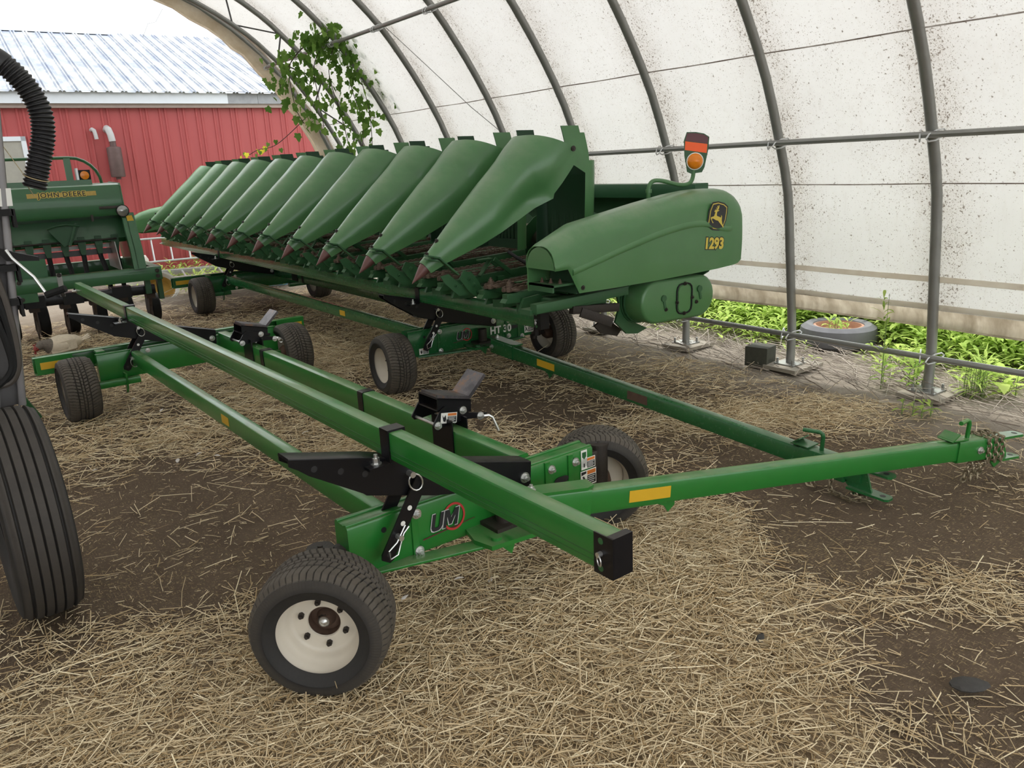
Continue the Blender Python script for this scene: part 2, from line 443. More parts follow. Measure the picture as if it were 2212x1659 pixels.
M['pailin'] = plain('amber_stained_inside', (.42, .24, .04), .6, var=.35, scale=9)
M['stoneg'] = plain('pale_grey_block', (.55, .55, .53), .8)
M['feather'] = plain('white_feather', (.62, .58, .54), .8)
M['feathercream'] = plain('cream_feathers', (.62, .54, .42), .85, var=.25, scale=40)
M['feathergrey'] = plain('grey_barred_feathers', (.14, .12, .10), .85, var=.7, scale=60)
M['redskin'] = plain('red_wattle_skin', (.26, .035, .03), .55, var=.3, scale=60)
M['beak'] = plain('horn_beak', (.4, .3, .15), .5)
M['bark'] = plain('charred_bark', (.05, .047, .043), .9, var=.5, scale=30, bmp=.6)
M['glass'] = plain('lamp_glass', (.30, .30, .29), .12, .6, var=.5, scale=40)
M['oldrim'] = plain('rusty_wheel_rim', (.42, .22, .15), .75, var=.3, scale=10)
M['oldtyre'] = plain('sun_greyed_tyre', (.13, .13, .14), .8, var=.3, scale=10)

# ------------------------------------------------------------------ ground
def zg(x, y):
    """gentle unevenness of the ground"""
    return (.010*np.sin(1.7*x+.6)*np.cos(1.3*y)+.006*np.sin(4.1*x+2.2*y)+.004*np.sin(9*x-5*y))*np.clip((x+1.5)/1.5, 0, 1)
def density(x, y):
    """how thickly the straw lies (0..1); bare dirt patches between"""
    d = np.zeros_like(x)
    def blob(cx, cy, rx, ry, a, rot=0):
        c, s = math.cos(R(rot)), math.sin(R(rot)); u = (x-cx)*c+(y-cy)*s; v = -(x-cx)*s+(y-cy)*c
        return a*np.exp(-((u/rx)**2+(v/ry)**2))
    d += blob(.9, 1.9, 1.15, .75, 1.1); d += blob(1.7, 1.2, .8, .55, 1.1); d += blob(.0, 2.6, .9, .7, .85); d += blob(2.4, 1.9, .7, .5, .65)
    d += blob(2.3, 3.3, .7, .8, .55); d += blob(2.6, 2.6, .6, .5, .55); d += blob(4.4, 3.1, .75, .28, .95, -38); d += blob(3.9, 3.25, .5, .16, .6, -30)
    d += blob(.95, 5.6, 1.1, 1.0, .40); d += blob(2.2, 4.5, .8, .9, .45); d += blob(3.2, 1.3, .9, .5, .45); d += blob(3.3, 7.2, 1.6, 2.2, .33); d += blob(1.4, 8.6, 1.2, 1.6, .35)
    d += blob(2.1, 6.6, .9, .9, .35); d += .09
    n = .5+.5*np.sin(2.1*x+1.3*np.sin(1.7*y))*np.sin(2.6*y+1.1*np.sin(1.9*x)); n2 = .5+.5*np.sin(7.3*x+2*np.sin(4*y))*np.sin(6.1*y+1.5*np.sin(5*x))
    d *= (.55+.6*n)*(.70+.5*n2)
    d -= blob(.9, 3.8, .9, .7, .55); d -= blob(.7, 4.9, .5, .5, .2); d -= blob(3.0, 4.3, .5, .9, .25); d -= blob(2.5, 1.05, .42, .28, .75, -35); d -= blob(3.0, 1.9, .5, .35, .3); d -= blob(2.0, .55, .3, .25, .4); d -= blob(3.4, 1.45, .8, .45, .42, -25); d -= blob(2.75, 1.75, .35, .25, .25); d -= blob(3.6, 2.3, .7, .35, .3, -30)
    d *= (x < 5.1)*(y < 11.6)
    return np.clip(d, .015, 1)
def make_ground():
    xs = np.concatenate([np.linspace(-30, -2.2, 14), np.arange(-2, 9, .1), np.linspace(9.3, 40, 16)])
    ys = np.concatenate([np.linspace(-25, -.5, 12), np.arange(-.3, 16, .1), np.linspace(16.5, 60, 16)])
    Xg, Yg = np.meshgrid(xs, ys, indexing='ij'); Zg = zg(Xg, Yg)*((Xg > -2) & (Xg < 9) & (Yg > -.2) & (Yg < 16))
    rise = np.clip((Xg-6.2)/4, 0, 1)*.35; Zg = Zg+rise-.012
    nx, ny = Xg.shape; vs = np.stack([Xg, Yg, Zg], -1).reshape(-1, 3)
    idx = np.arange(nx*ny).reshape(nx, ny)
    fs = np.stack([idx[:-1, :-1], idx[1:, :-1], idx[1:, 1:], idx[:-1, 1:]], -1).reshape(-1, 4)
    me = bpy.data.meshes.new('floor'); me.from_pydata(vs.tolist(), [], fs.tolist()); me.materials.append(M['dirt']); me.shade_smooth()
    at = me.attributes.new('strawcover', 'FLOAT', 'POINT'); at.data.foreach_set('value', np.clip((density(vs[:, 0], vs[:, 1])-.30)*1.6, 0, 1).astype(np.float32))
    struct(link('floor', me))
make_ground()

# ------------------------------------------------------------------ hoop shelter
HP = [(5.43, 0), (5.43, .32), (5.39, .65), (5.35, .96), (5.29, 1.39), (5.16, 1.76), (4.97, 2.20), (4.75, 2.57),
      (4.54, 2.87), (4.30, 3.17), (4.05, 3.41), (3.80, 3.62), (3.40, 3.87), (2.95, 4.08), (2.40, 4.28), (1.80, 4.42), (1.20, 4.49), (.86, 4.50)]
AX = .86
def catmull(P, n=4):
    P = [np.asarray(p, float) for p in P]; out = []
    for i in range(len(P)-1):
        p0 = P[max(i-1, 0)]; p1 = P[i]; p2 = P[i+1]; p3 = P[min(i+2, len(P)-1)]
        for k in range(n):
            s = k/n
            out.append(.5*((2*p1)+(-p0+p2)*s+(2*p0-5*p1+4*p2-p3)*s*s+(-p0+3*p1-3*p2+p3)*s**3))
    out.append(P[-1]); return out
HALF = catmull([(a, b) for a, b in HP], 2)
FULL = HALF+[np.array((2*AX-p[0], p[1])) for p in HALF[-2::-1]]
def off2(prof, d):
    out = []
    for i, p in enumerate(prof):
        t_ = unit(np.asarray(prof[min(i+1, len(prof)-1)])-np.asarray(prof[max(i-1, 0)]))
        out.append(np.array((p[0]+t_[1]*d, p[1]-t_[0]*d)))
    return out
SP = 1.1135; Y0 = 2.60
HY = [Y0+SP*i for i in range(-5, 9)]      # 14 hoops; the last but one is the truss
YEND = 11.80; YBACK = HY[0]-.35

def make_tarp(sgn, name):
    prof = off2(HALF, .055)
    # start of the cloth above the open foot
    prof = [p for p in prof if p[1] > .64]
    prof = [np.array((5.464, .60))]+prof
    ys = np.arange(YBACK, YEND+.001, SP/8); ys[-1] = YEND
    vs = []; fs = []; tone = []
    n = len(prof)
    for y in ys:
        k = (y-Y0)/SP; d = abs(k-round(k))*SP
        sag = -.020*math.sin(math.pi*abs(k-math.floor(k)))**2
        for p in prof:
            q = p
            x = q[0]; z = q[1]
            nx_, nz_ = (x-AX), (z-1.0); L = math.hypot(nx_, nz_)
            x = x+nx_/L*sag; z = z+nz_/L*sag
            vs.append((x if sgn > 0 else 2*AX-x, y, z)); tone.append(math.exp(-(d/.16)**2))
    for i in range(len(ys)-1):
        for j in range(n-1):
            q = (i*n+j, i*n+j+1, (i+1)*n+j+1, (i+1)*n+j)
            fs.append(q if sgn > 0 else q[::-1])
    me = bpy.data.meshes.new(name); me.from_pydata(vs, [], fs); me.materials.append(M['tarp']); me.shade_smooth()
    a = me.attributes.new('nearrib', 'FLOAT', 'POINT'); a.data.foreach_set('value', tone)
    o = struct(link(name, me))
    m = o.modifiers.new('cloth_thickness', 'SOLIDIFY'); m.thickness = .0015; m.offset = 0
    mx = (lambda x: x) if sgn > 0 else (lambda x: 2*AX-x)
    zp = [p[1] for p in prof]; xp = [p[0] for p in prof]
    def strip(nm, pts, mat, th=.002, follow=True):
        """long strip along Y on the inner side of the cloth, pts = (inset, z) or (x, z)"""
        yy = np.arange(YBACK, YEND+.01, SP/8); g = []
        for y in yy:
            k = (y-Y0)/SP; sag = -.020*math.sin(math.pi*abs(k-math.floor(k)))**2; row = []
            for px, pz in pts:
                if follow:
                    x = float(np.interp(pz, zp, xp)); nx_, nz_ = x-AX, pz-1.0; L = math.hypot(nx_, nz_)
                    row.append((mx(x+nx_/L*(sag-px)), y, pz+nz_/L*(sag-px)))
                else: row.append((mx(px+sag*.9+.005*math.sin(y*3.1+pz*9)), y, pz+.004*math.sin(y*2.3)))
            g.append(row)
        b = MB().shell(g, th, 0, flip=sgn < 0); return mk(nm, b, mat, o, smooth=60)
    # doubled bands and the pipe pocket at the bottom
    strip('tarp_band', [(.005, .800), (.005, .818), (.005, .840)], M['band'])
    strip('tarp_band', [(.005, .605), (.005, .620), (.005, .645)], M['band'])
    strip('tarp_hem', [(5.468, .478), (5.498, .486), (5.506, .52), (5.490, .56), (5.466, .606)], M['hem'], follow=False)
    for z in (1.455, 2.365): strip('tarp_seam', [(.004, z-.004), (.004, z), (.004, z+.004)], M['seam'], .001)
    # rolled edge at the open end
    e = off2(HALF, .05); e = [p for p in e if p[1] > .5]
    g = []
    for k, p in enumerate(e):
        wob = .02*math.sin(k*1.9)+.012*math.sin(k*4.7)
        row = []
        for a in range(7):
            an = R(-70+a*55); rr = .15+.014*math.sin(k*2.3+a)
            t_ = unit(np.array(e[min(k+1, len(e)-1)])-np.array(e[max(k-1, 0)])); nr = np.array((t_[1], -t_[0]))
            q = p+nr*(rr*math.sin(an)-.03)
            row.append((mx(q[0]), YEND-.10+rr*1.5*math.cos(an)+wob, q[1]))
        g.append(row)
    mk('rolled_edge', MB().shell(g, .003, 0, flip=sgn > 0), M['edge'], o, smooth=70)
    return o
make_tarp(1, 'wall_right')
make_tarp(-1, 'wall_left')

def make_frame():
    root = thing('shelter_frame', 'grey galvanised pipe hoop frame holding up the white tarp shelter', 'building frame', (5.43, HY[0], 0))
    off = V(-5.43, -HY[0], 0)
    def hoopmesh():
        b = MB(); r = [.030]*len(FULL)
        b.tube([(p[0], 0, p[1]) for p in FULL if p[1] > -.1], .034, 12); return b.shift((-5.43, 0, 0)).mesh('hoop', M['galv'])
    hm = hoopmesh()
    for i, y in enumerate(HY):
        link('hoop', hm, root, (0, y-HY[0], 0))
    # truss: inner chord and web under the hoop next to the open end
    ty = HY[12]
    inn = off2(HALF, -.30); inn = [p for p in inn if p[1] > 1.0]
    b = MB().tube([(p[0], ty, p[1]) for p in inn], .028, 10).shift(off); mk('truss_chord', b, M['galv'], root)
    out = [p for p in HALF if p[1] > 1.0]
    m = min(len(inn), len(out)); k = 0
    while k+3 < m:
        mk('truss_web', MB().tube([(inn[k][0], ty, inn[k][1]), (out[k+1][0], ty, out[k+1][1])], .011, 8).tube([(out[k+1][0], ty, out[k+1][1]), (inn[min(k+4, m-1)][0], ty, inn[min(k+4, m-1)][1])], .009, 8).shift(off), M['greysteel'], root)
        k += 4
    # lengthwise pipes, each with two loops of strap at every hoop
    def purlin(x, z, r=.021):
        p = mk('purlin', MB().tube([(x, HY[0]-.2, z), (x+.004, 4, z+.006), (x, 8, z-.004), (x, HY[-1]+.05, z)], r, 10).shift(off), M['galv'], root)
        for y in HY:
            c = MB()
            for sgn in (-1, 1):
                ring = []
                for a in range(9):
                    an = 2*math.pi*a/8
                    ring.append((x+.024+.062*math.cos(an), y+sgn*(.050+.030*math.cos(an)), z+.030*math.sin(an)+.02*math.cos(an)))
                c.tube(ring[:-1], .0055, 6, closed=True)
            mk('pipe_clamp', c.shift(off), M['alu'], p)
    purlin(5.36, .285); purlin(5.085, 1.755); purlin(4.22, 3.155)
    purlin(2*AX-5.36, .285); purlin(2*AX-5.085, 1.755); purlin(AX, 4.44)
    # feet
    for y in HY:
        f = MB().bounds(5.25, 5.63, y-.17, y+.13, .005, .035)
        pl_ = mk('base_plate', f.shift(off), M['woodplate'], root)
        g = MB().bounds(5.34, 5.52, y-.09, y+.09, .035, .045).cyl((5.43, y, .04), (5.43, y, .30), .026, 12)
        for dx, dy in ((-.07, -.07), (.07, .07), (-.07, .07), (.07, -.07)): g.cyl((5.43+dx, y+dy, .04), (5.43+dx, y+dy, .085), .010, 6)
        mk('foot_flange', g.shift(off), M['galv'], pl_)
    # thin brace cable with a turnbuckle
    mk('brace_cable', MB().tube([(4.25, 8.1, 3.22), (4.9, 7.4, 2.3), (5.1, 7.0, 1.95)], .004, 6).shift(off), M['galv'], root)
    mk('turnbuckle', MB().tube([(3.55, 8.15, 3.72), (3.9, 8.2, 3.48)], .008, 6).cyl((3.65, 8.17, 3.65), (3.82, 8.19, 3.535), .016, 8).shift(off), M['galv'], root)
make_frame()
# ------------------------------------------------------------------ barn
def make_barn():
    rz = R(-2.4); base = V(3.0, 15.25, 0)
    root = thing('barn', 'red metal-sided barn with patchy white corrugated roof behind the machines', 'barn', tuple(base), rz)
    EZ = 3.20; x0, x1 = -9.0, 9.0; PW = .9144
    # siding panel: ribs every 0.30 m plus two small ones between
    prof = []
    for k in range(3):
        o = k*PW/3
        prof += [(o+.000, 0), (o+.115, 0), (o+.128, .018), (o+.150, .018), (o+.163, 0), (o+.205, 0), (o+.218, .018), (o+.240, .018), (o+.253, 0)]
    prof.append((PW, 0))
    def panel(z0, z1):
        g = [[(u, -.0-d, z) for u, d in prof] for z in (z0, z1)]
        return MB().shell(g, .002, 0).mesh('siding_panel', M['siding'], 20)
    pm = panel(.10, EZ-.22); n = int((x1-x0)/PW)
    wallp = mk('wall_panel_frame', MB().bounds(x0, x1, .03, .13, 0, EZ-.05), M['siding'], root)
    for i in range(n): link('siding_panel', pm, root, (x0+i*PW, 0, 0))
    mk('base_board', MB().bounds(x0, x1, -.03, .03, .0, .14), M['soffit'], root)
    mk('soffit_trim', MB().bounds(x0, x1, -.10, .03, EZ-.30, EZ-.215), M['soffit'], root)
    for a, b, mt in ((x0, -1.46, 'fascia'), (-1.455, 1.74, 'fascia')):
        mk('fascia_board', MB().bounds(a, b, -.155, -.10, EZ-.235, EZ-.03), M[mt], root)
    for a, b in ((1.745, 2.28), (2.285, 5.5), (5.51, x1)):
        mk('fascia_plank', MB().bounds(a, b, -.14, -.10, EZ-.235, EZ-.03), M['wood'], root)
    # roof sheets: pairs of ribs
    rp_ = []
    for k in range(4):
        o = k*PW/4
        rp_ += [(o, 0), (o+.075, 0), (o+.095, .026), (o+.110, .026), (o+.130, 0)]
        rp_ += [(o+.132, 0), (o+.150, .024), (o+.165, .024), (o+.185, 0)]
    rp_.append((PW, 0))
    run, rise = 4.9, 1.62
    nrm = unit((0, -rise, run))
    g = [[(u, s*run-.22*(1-s), EZ+s*rise-.07*(1-s))+nrm*d for u, d in rp_] for s in (0, 1)]
    rm = MB().shell(g, .003, 0).mesh('roof_sheet', M['roof'], 20)
    for i in range(n): link('roof_sheet', rm, root, (x0+i*PW, 0, 0))
    g2 = [[(u, 2*run-s*run+.22*(1-s), EZ+s*rise-.07*(1-s))+unit((0, rise, run))*d for u, d in rp_] for s in (1, 0)]
    rm2 = MB().shell(g2, .003, 0).mesh('roof_sheet', M['roof'], 20)
    for i in range(n): link('roof_sheet', rm2, root, (x0+i*PW, 0, 0))
    mk('ridge_cap', MB().prism([(-.22, -.05), (0, .05), (.22, -.05), (.22, -.035), (0, .07), (-.22, -.035)], (x0, run, EZ+rise), (0, 1, 0), (0, 0, 1), 0, 9.75), M['fascia'], root)
    mk('back_wall', MB().bounds(x0, x1, 2*run-.05, 2*run, 0, EZ), M['siding'], root)
    for xx in (x0, x1):
        mk('gable_wall', MB().prism([(0, 0), (2*run, 0), (2*run, EZ), (run, EZ+rise), (0, EZ)], (xx, 0, 0), (0, 1, 0), (0, 0, 1), -.03, .03), M['siding'], root)
    # boarded window
    w_ = mk('window_frame', MB().bounds(-2.35, -1.50, -.05, .0, 1.05, 1.12).bounds(-2.35, -1.50, -.05, 0, 2.40, 2.47).bounds(-2.35, -2.28, -.05, 0, 1.05, 2.47).bounds(-1.57, -1.50, -.05, 0, 1.05, 2.47), M['fascia'], root)
    mk('window_board', MB().bounds(-2.28, -1.57, -.03, 0, 1.12, 2.40), M['greyboard'], w_)
    # exhaust elbow with hanging muffler, and a small vent elbow
    e = MB().tube([(-.30, 0, 2.55), (-.30, -.10, 2.57), (-.29, -.17, 2.55), (-.27, -.19, 2.46), (-.26, -.19, 2.36)], .055, 12)
    ex = mk('exhaust_elbow', e, M['pipe'], root)
    mk('muffler', MB().lathe([(.0, 0), (.05, 0), (.05, .08), (.11, .10), (.115, .12), (.115, .56), (.11, .58), (.04, .585), (.04, .62), (0, .62)], (-.26, -.19, 2.36), (0, 0, -1), 20), M['muffler'], ex)
    mk('vent_elbow', MB().tube([(-.53, 0, 2.55), (-.52, -.08, 2.56), (-.50, -.12, 2.54), (-.49, -.13, 2.47), (-.485, -.13, 2.40)], .032, 10), M['pipe'], root)
    mk('roof_wire', MB().tube([(1.35, run-.4, EZ+rise-.1), (1.5, run-.4, EZ+rise+.18), (1.66, run-.4, EZ+rise+.22), (1.85, run-.4, EZ+rise+.5)], .006, 5), M['galv'], root)
make_barn()

# ------------------------------------------------------------------ things along the barn
def ladder(loc, rot, label, length=3.6):
    root = link('extension_ladder', None, None, loc, rot); tag(root, label, 'ladder', 'aluminium ladders by the barn')
    for s in (-.2, .2):
        mk('rail', MB().beam((0, s, 0), (length, s, 0), .03, .075, .004), M['alu'], root)
    r = MB().cyl((0, -.2, 0), (0, .2, 0), .016, 8).mesh('rung', M['alu'])
    k = 0; x = .2
    while x < length-.1: link('rung', r, root, (x, 0, 0)); x += .30
ladder((2.85, 14.95, .52), (R(80), 0, R(-3)), 'aluminium ladder standing on edge against the foot of the red barn wall', 2.8)
ladder((2.80, 14.05, .16), (R(12), R(1), R(-4)), 'aluminium ladder lying flat in weeds before the barn', 2.9)
def pail():
    c = V(2.62, 12.6, .0); ax = unit((.05, -.80, .60))
    root = thing('round_basin', 'white round basin with amber inside tipped on its side', 'basin', tuple(c))
    mk('shell', MB().lathe([(.0, .14), (.17, .14), (.235, .02), (.255, 0), (.255, -.015), (.228, -.01), (.165, .125), (0, .125)], (0, .04, .165), -ax, 28), M['pail'], root)
    mk('lining', MB().lathe([(0, .115), (.16, .115), (.224, .01)], (0, .04, .165), -ax, 28), M['pailin'], root)
pail()
tag(mk('plastic_barrel', MB().lathe([(0, 0), (.24, 0), (.27, .04), (.27, .50), (.24, .56), (0, .56)], (0, 0, 0), (0, 0, 1), 24), M['pail'], None, (2.42, 13.6, .0)),
    'pale plastic barrel standing behind the drill frame end', 'barrel')
tag(mk('blue_tub', MB().lathe([(0, .02), (.30, .02), (.36, .20), (.38, .20), (.33, 0), (0, 0)], (0, 0, 0), (0, 0, 1), 24), M['blue'], None, (4.35, 12.6, .0)),
    'blue plastic tub on the ground under the far cart', 'tub')

# ------------------------------------------------------------------ tyres
def tyre_mesh(name, Rt, Wt, rim, pattern='road', na=720):
    """axis = local X"""
    hw = Wt/2; prof = []     # (x, r, tread 0..1)
    crown = .010
    us = np.linspace(-1, 1, 41)
    for u in us: prof.append((u*hw*.86, Rt-crown*u*u-.010*max(0, abs(u)-.85)/.15, 1.0, u))
    side = [(hw*.93, Rt-.022), (hw*.985, Rt-.042), (hw, Rt-.060), (hw*.985, (Rt+rim)/2-.01), (hw*.93, rim+.016), (hw*.84, rim+.003), (hw*.80, rim-.012)]
    prof = [(-x, r, 0, -2) for x, r in side[::-1]]+prof+[(x, r, 0, 2) for x, r in side]
    nP = len(prof); vs = np.zeros((na, nP, 3)); tr = np.zeros((na, nP))
    for k in range(na):
        th = 2*math.pi*k/na; ph = k/na
        for j, (x, r, t_, u) in enumerate(prof):
            tv = t_
            if abs(u) <= 1:
                g = 0
                if pattern == 'road':
                    au = abs(u)
                    for c_ in (.10, .40):
                        if abs(au-c_) < .035: g = 1
                    N = 60
                    wave = ph*N+.55*math.cos(u*math.pi*1.1)+(.5 if au < .10 else 0)+(.25*u if au > .4 else 0)
                    if (wave % 1) < .125: g = 1
                else:
                    for c_ in (-.72, -.36, 0, .36, .72):
                        if abs(u-c_-.008*math.sin(ph*2*math.pi*130)) < .035: g = 1
                if g:
                    r -= (.0065 if abs(u) < .6 else .0045) if pattern == 'road' else .012; tv = 0 if abs(u) < .6 or pattern != 'road' else .15
            elif abs(x) > hw*.9 and r > Rt-.05 and pattern == 'road':
                if (ph*120 % 1) < .3: r -= .0015
                tv = .35
            vs[k, j] = (x, r*math.cos(th), r*math.sin(th)); tr[k, j] = tv
    idx = np.arange(na*nP).reshape(na, nP); i2 = np.roll(idx, -1, 0)
    fs = np.stack([idx[:, :-1], idx[:, 1:], i2[:, 1:], i2[:, :-1]], -1).reshape(-1, 4)
    me = bpy.data.meshes.new(name); me.from_pydata(vs.reshape(-1, 3).tolist(), [], fs.tolist()); me.materials.append(M['rubber'] if pattern == 'road' else M['rubber_rib'])
    a = me.attributes.new('tread', 'FLOAT', 'POINT'); a.data.foreach_set('value', tr.reshape(-1))
    me.shade_smooth(); me.set_sharp_from_angle(angle=R(40)); return me
WR = .238; WW = .235
TY = tyre_mesh('tire', WR, WW, .150)
def rim_meshes():
    r = MB()
    # rim seen from +X (outer face): flange, well, drop, disc
    hw = WW/2
    pr = [(.160, hw*.84), (.163, hw*.78), (.154, hw*.72), (.146, hw*.68), (.140, hw*.40), (.129, hw*.30), (.122, hw*.18), (.118, .010), (.112, .002), (.104, .000), (.058, .004), (.055, -.002)]
    r.lathe(pr, (0, 0, 0), (1, 0, 0), 56)
    r.lathe([(.122, hw*.18), (.121, -hw*.3), (.140, -hw*.5), (.146, -hw*.68), (.154, -hw*.74), (.163, -hw*.80), (.160, -hw*.86)], (0, 0, 0), (1, 0, 0), 56)
    r.lathe([(.055, -.014), (.104, -.014), (.119, -.004)], (0, 0, 0), (1, 0, 0), 56)
    rim = r.mesh('rim', M['white_rim'], 50)
    h = MB().lathe([(.0, .006), (.020, .004), (.027, -.010), (.034, -.030), (.052, -.035), (.056, -.005), (.056, -.07), (.035, -.10), (.0, -.10)], (0, 0, 0), (1, 0, 0), 28).mesh('hub', M['rust'], 50)
    cap = MB().lathe([(0, .016), (.010, .014), (.019, .006), (.020, -.006)], (0, 0, 0), (1, 0, 0), 18).mesh('hub_cap', M['steel'], 50)
    nut = MB().cyl((0, 0, 0), (.014, 0, 0), .0105, 6).cyl((.014, 0, 0), (.022, 0, 0), .006, 8).mesh('lug_nut', M['kingpin'], 30)
    val = MB().cyl((0, 0, 0), (.030, 0, 0), .004, 6).mesh('valve_stem', M['blackdull'], 30)
    return rim, h, cap, nut, val
RIM = rim_meshes()
def wheel(parent, c, ang, outer=1, spin=0, nuts=True):
    """ang: heading of the outer face normal in the parent's XY plane (radians from +X)"""
    t = link('tire', TY, parent, c, (spin, 0, ang))
    link('rim', RIM[0], t); link('hub', RIM[1], t); link('hub_cap', RIM[2], t)
    for k in range(6):
        a = R(60*k+20); link('lug_nut', RIM[3], t, (.002, .079*math.cos(a), .079*math.sin(a)))
    link('valve_stem', RIM[4], t, (.004, .128*math.cos(.5), .128*math.sin(.5)))
    return t
# ------------------------------------------------------------------ header carts
def ring_pin(b, c, axis, drop=(0, 0, -1), r=.035, k=1.0):
    """a pin head with a hanging wire ring"""
    c = V(*c); ax = unit(axis); d = unit(drop); s = np.cross(ax, d)
    b.cyl(c-ax*.01, c+ax*.03*k, .012*k**.5, 10)
    pts = [c+ax*(.024*k+.004*math.sin(a))+d*(r*(1-math.cos(a)))*1.15+s*r*math.sin(a)*.85 for a in np.linspace(0, 2*math.pi, 15)[:-1]]
    b.tube(pts, .0032 if k == 1 else .002, 6, closed=True); return b
def hairpin(b, c, ax, d):
    c = V(*c); ax = unit(ax); d = unit(d); s = np.cross(ax, d)
    b.cyl(c-ax*.01, c+ax*.03, .011, 10)
    pts = [c+ax*.022-d*.05+s*.012, c+ax*.022-d*.02+s*.004, c+ax*.022+d*.02+s*.012, c+ax*.022+d*.06+s*.022, c+ax*.022+d*.085, c+ax*.022+d*.06-s*.022, c+ax*.022+d*.02-s*.006, c+ax*.022-d*.05-s*.006]
    b.tube(pts, .0032, 6); return b
def chain_path(b, pts, L=.034, r=.0045, w_=.011, mi=0):
    """real links along a path"""
    pts = [np.asarray(p, float) for p in pts]; seg = [np.linalg.norm(pts[i+1]-pts[i]) for i in range(len(pts)-1)]
    tot = sum(seg); n = max(2, int(tot/(L*.72)))
    def at(s):
        i = 0
        while i < len(seg)-1 and s > seg[i]: s -= seg[i]; i += 1
        return pts[i]+(pts[i+1]-pts[i])*min(1, s/seg[i]), unit(pts[i+1]-pts[i])
    for k in range(n):
        c, t_ = at((k+.5)*tot/n); s = unit(np.cross(t_, (0, 0, 1) if abs(t_[2]) < .9 else (1, 0, 0))); u = np.cross(t_, s)
        a = s if k % 2 else u
        ring = [c+t_*(L*.5-w_)*(1 if math.cos(q) > 0 else -1)+t_*w_*math.cos(q)+a*w_*math.sin(q) for q in np.linspace(0, 2*math.pi, 11)[:-1]]
        b.tube(ring, r, 5, mi, closed=True)
    return b

def decal_um(parent, o, s, gm):
    """bold slanted letters over a red ring and a long swash, on a face looking to -Y; o = centre, s = height"""
    b = MB(); n = 36
    ring = []
    for k in range(n+1):
        a = R(-150+300*k/n)
        ring.append((math.cos(a), math.sin(a)))
    for k in range(n):
        (x0, z0), (x1, z1) = ring[k], ring[k+1]; w0 = .16
        q = [(.55*s+x0*s*.98*.9, z0*s*.98), (.55*s+x1*s*.98*.9, z1*s*.98), (.55*s+x1*s*(.98-w0)*.9, z1*s*(.98-w0)), (.55*s+x0*s*(.98-w0)*.9, z0*s*(.98-w0))]
        b.prism(q, (o[0], o[1], o[2]), (1, 0, 0), (0, 0, 1), 0, .0010)
    mk('logo_ring', b, M['redink'], parent)
    sw = MB().prism([(-1.9*s, -.95*s), (2.2*s, -.62*s), (2.2*s, -.58*s), (-1.9*s, -.86*s)], o, (1, 0, 0), (0, 0, 1), 0, .0008)
    mk('logo_swash', sw, M['maroon'], parent)
    Uo = [(0, 1), (0, .25), (.08, .08), (.22, 0), (.5, 0), (.64, .08), (.72, .25), (.72, 1), (.50, 1), (.50, .28), (.44, .2), (.28, .2), (.22, .28), (.22, 1)]
    Mo = [(0, 0), (0, 1), (.28, 1), (.46, .5), (.64, 1), (.92, 1), (.92, 0), (.72, 0), (.72, .60), (.54, .12), (.38, .12), (.20, .60), (.20, 0)]
    H_ = 1.18*s
    for nm, poly, x0, wd in (('logo_letter', Uo, -1.12, .72), ('logo_letter', Mo, -.24, .92)):
        for k, (grow, t0, t1, mt) in enumerate(((.085, .0010, .0014, M['palegrey']), (0, .0014, .0020, M['ink']))):
            q = []
            for x, y in poly:
                gx = grow*(1 if x > wd/2 else -1)*.55; gy = grow*(1 if y > .5 else -1)*.55
                xx = x+gx; yy = y+gy
                q.append(((x0+xx*1.12)*H_*.92+(yy-.5)*H_*.22+.02*s, (yy-.5)*H_))
            mk('logo_outline' if k == 0 else nm, MB().prism(q, o, (1, 0, 0), (0, 0, 1), t0, t1), mt, parent)

def warn_label(parent, o, u, v, w_, h, picto=0):
    """white label, orange heading, black text block, pictogram"""
    u = unit(u); v = unit(v); o = V(*o); nn = np.cross(u, v)
    lab = mk('warning_label', MB().prism([(-w_/2, -h/2), (w_/2, -h/2), (w_/2, h/2), (-w_/2, h/2)], o, u, v, 0, .0010), M['white'], parent)
    q = lambda x0, x1, y0, y1: [(x0*w_, y0*h), (x1*w_, y0*h), (x1*w_, y1*h), (x0*w_, y1*h)]
    mk('label_heading', MB().prism(q(-.08, .46, .20, .44), o, u, v, .001, .0016), M['orangeink'], lab)
    t_ = MB().prism(q(-.08, .46, -.42, .14), o, u, v, .001, .0016)
    mk('label_text_block', t_, M['ink'], lab)
    ln = MB()
    for k in range(4): ln.prism(q(-.04, .40-.06*(k % 2), .06-.12*k-.03, .06-.12*k+.01), o, u, v, .0016, .0020)
    mk('label_text_lines', ln, M['white'], lab)
    p = MB()
    if picto == 0: p.prism([(-.42*w_, .3*h), (-.32*w_, .05*h), (-.22*w_, .3*h), (-.16*w_, -.1*h), (-.22*w_, -.35*h), (-.34*w_, -.3*h)], o, u, v, .001, .0016)
    elif picto == 1:
        p.prism([(-.46*w_, .22*h), (-.14*w_, .30*h), (-.14*w_, .44*h), (-.46*w_, .44*h)], o, u, v, .001, .0016)
        p.prism([(-.40*w_, .12*h), (-.30*w_, .16*h), (-.18*w_, -.12*h), (-.12*w_, -.36*h), (-.20*w_, -.36*h), (-.27*w_, -.12*h), (-.40*w_, -.38*h), (-.45*w_, -.34*h), (-.34*w_, -.02*h)], o, u, v, .001, .0016)
    else: p.prism(q(-.34, -.26, -.3, .05), o, u, v, .001, .0016)
    mk('label_pictogram', p, M['ink'], lab)
    return lab

def reflector(parent, pts_o, u, v, w_, h):
    mk('reflector', MB().prism([(-w_/2, -h/2), (w_/2, -h/2), (w_/2, h/2), (-w_/2, h/2)], pts_o, u, v, .0002, .0014), M['yellow'], parent)

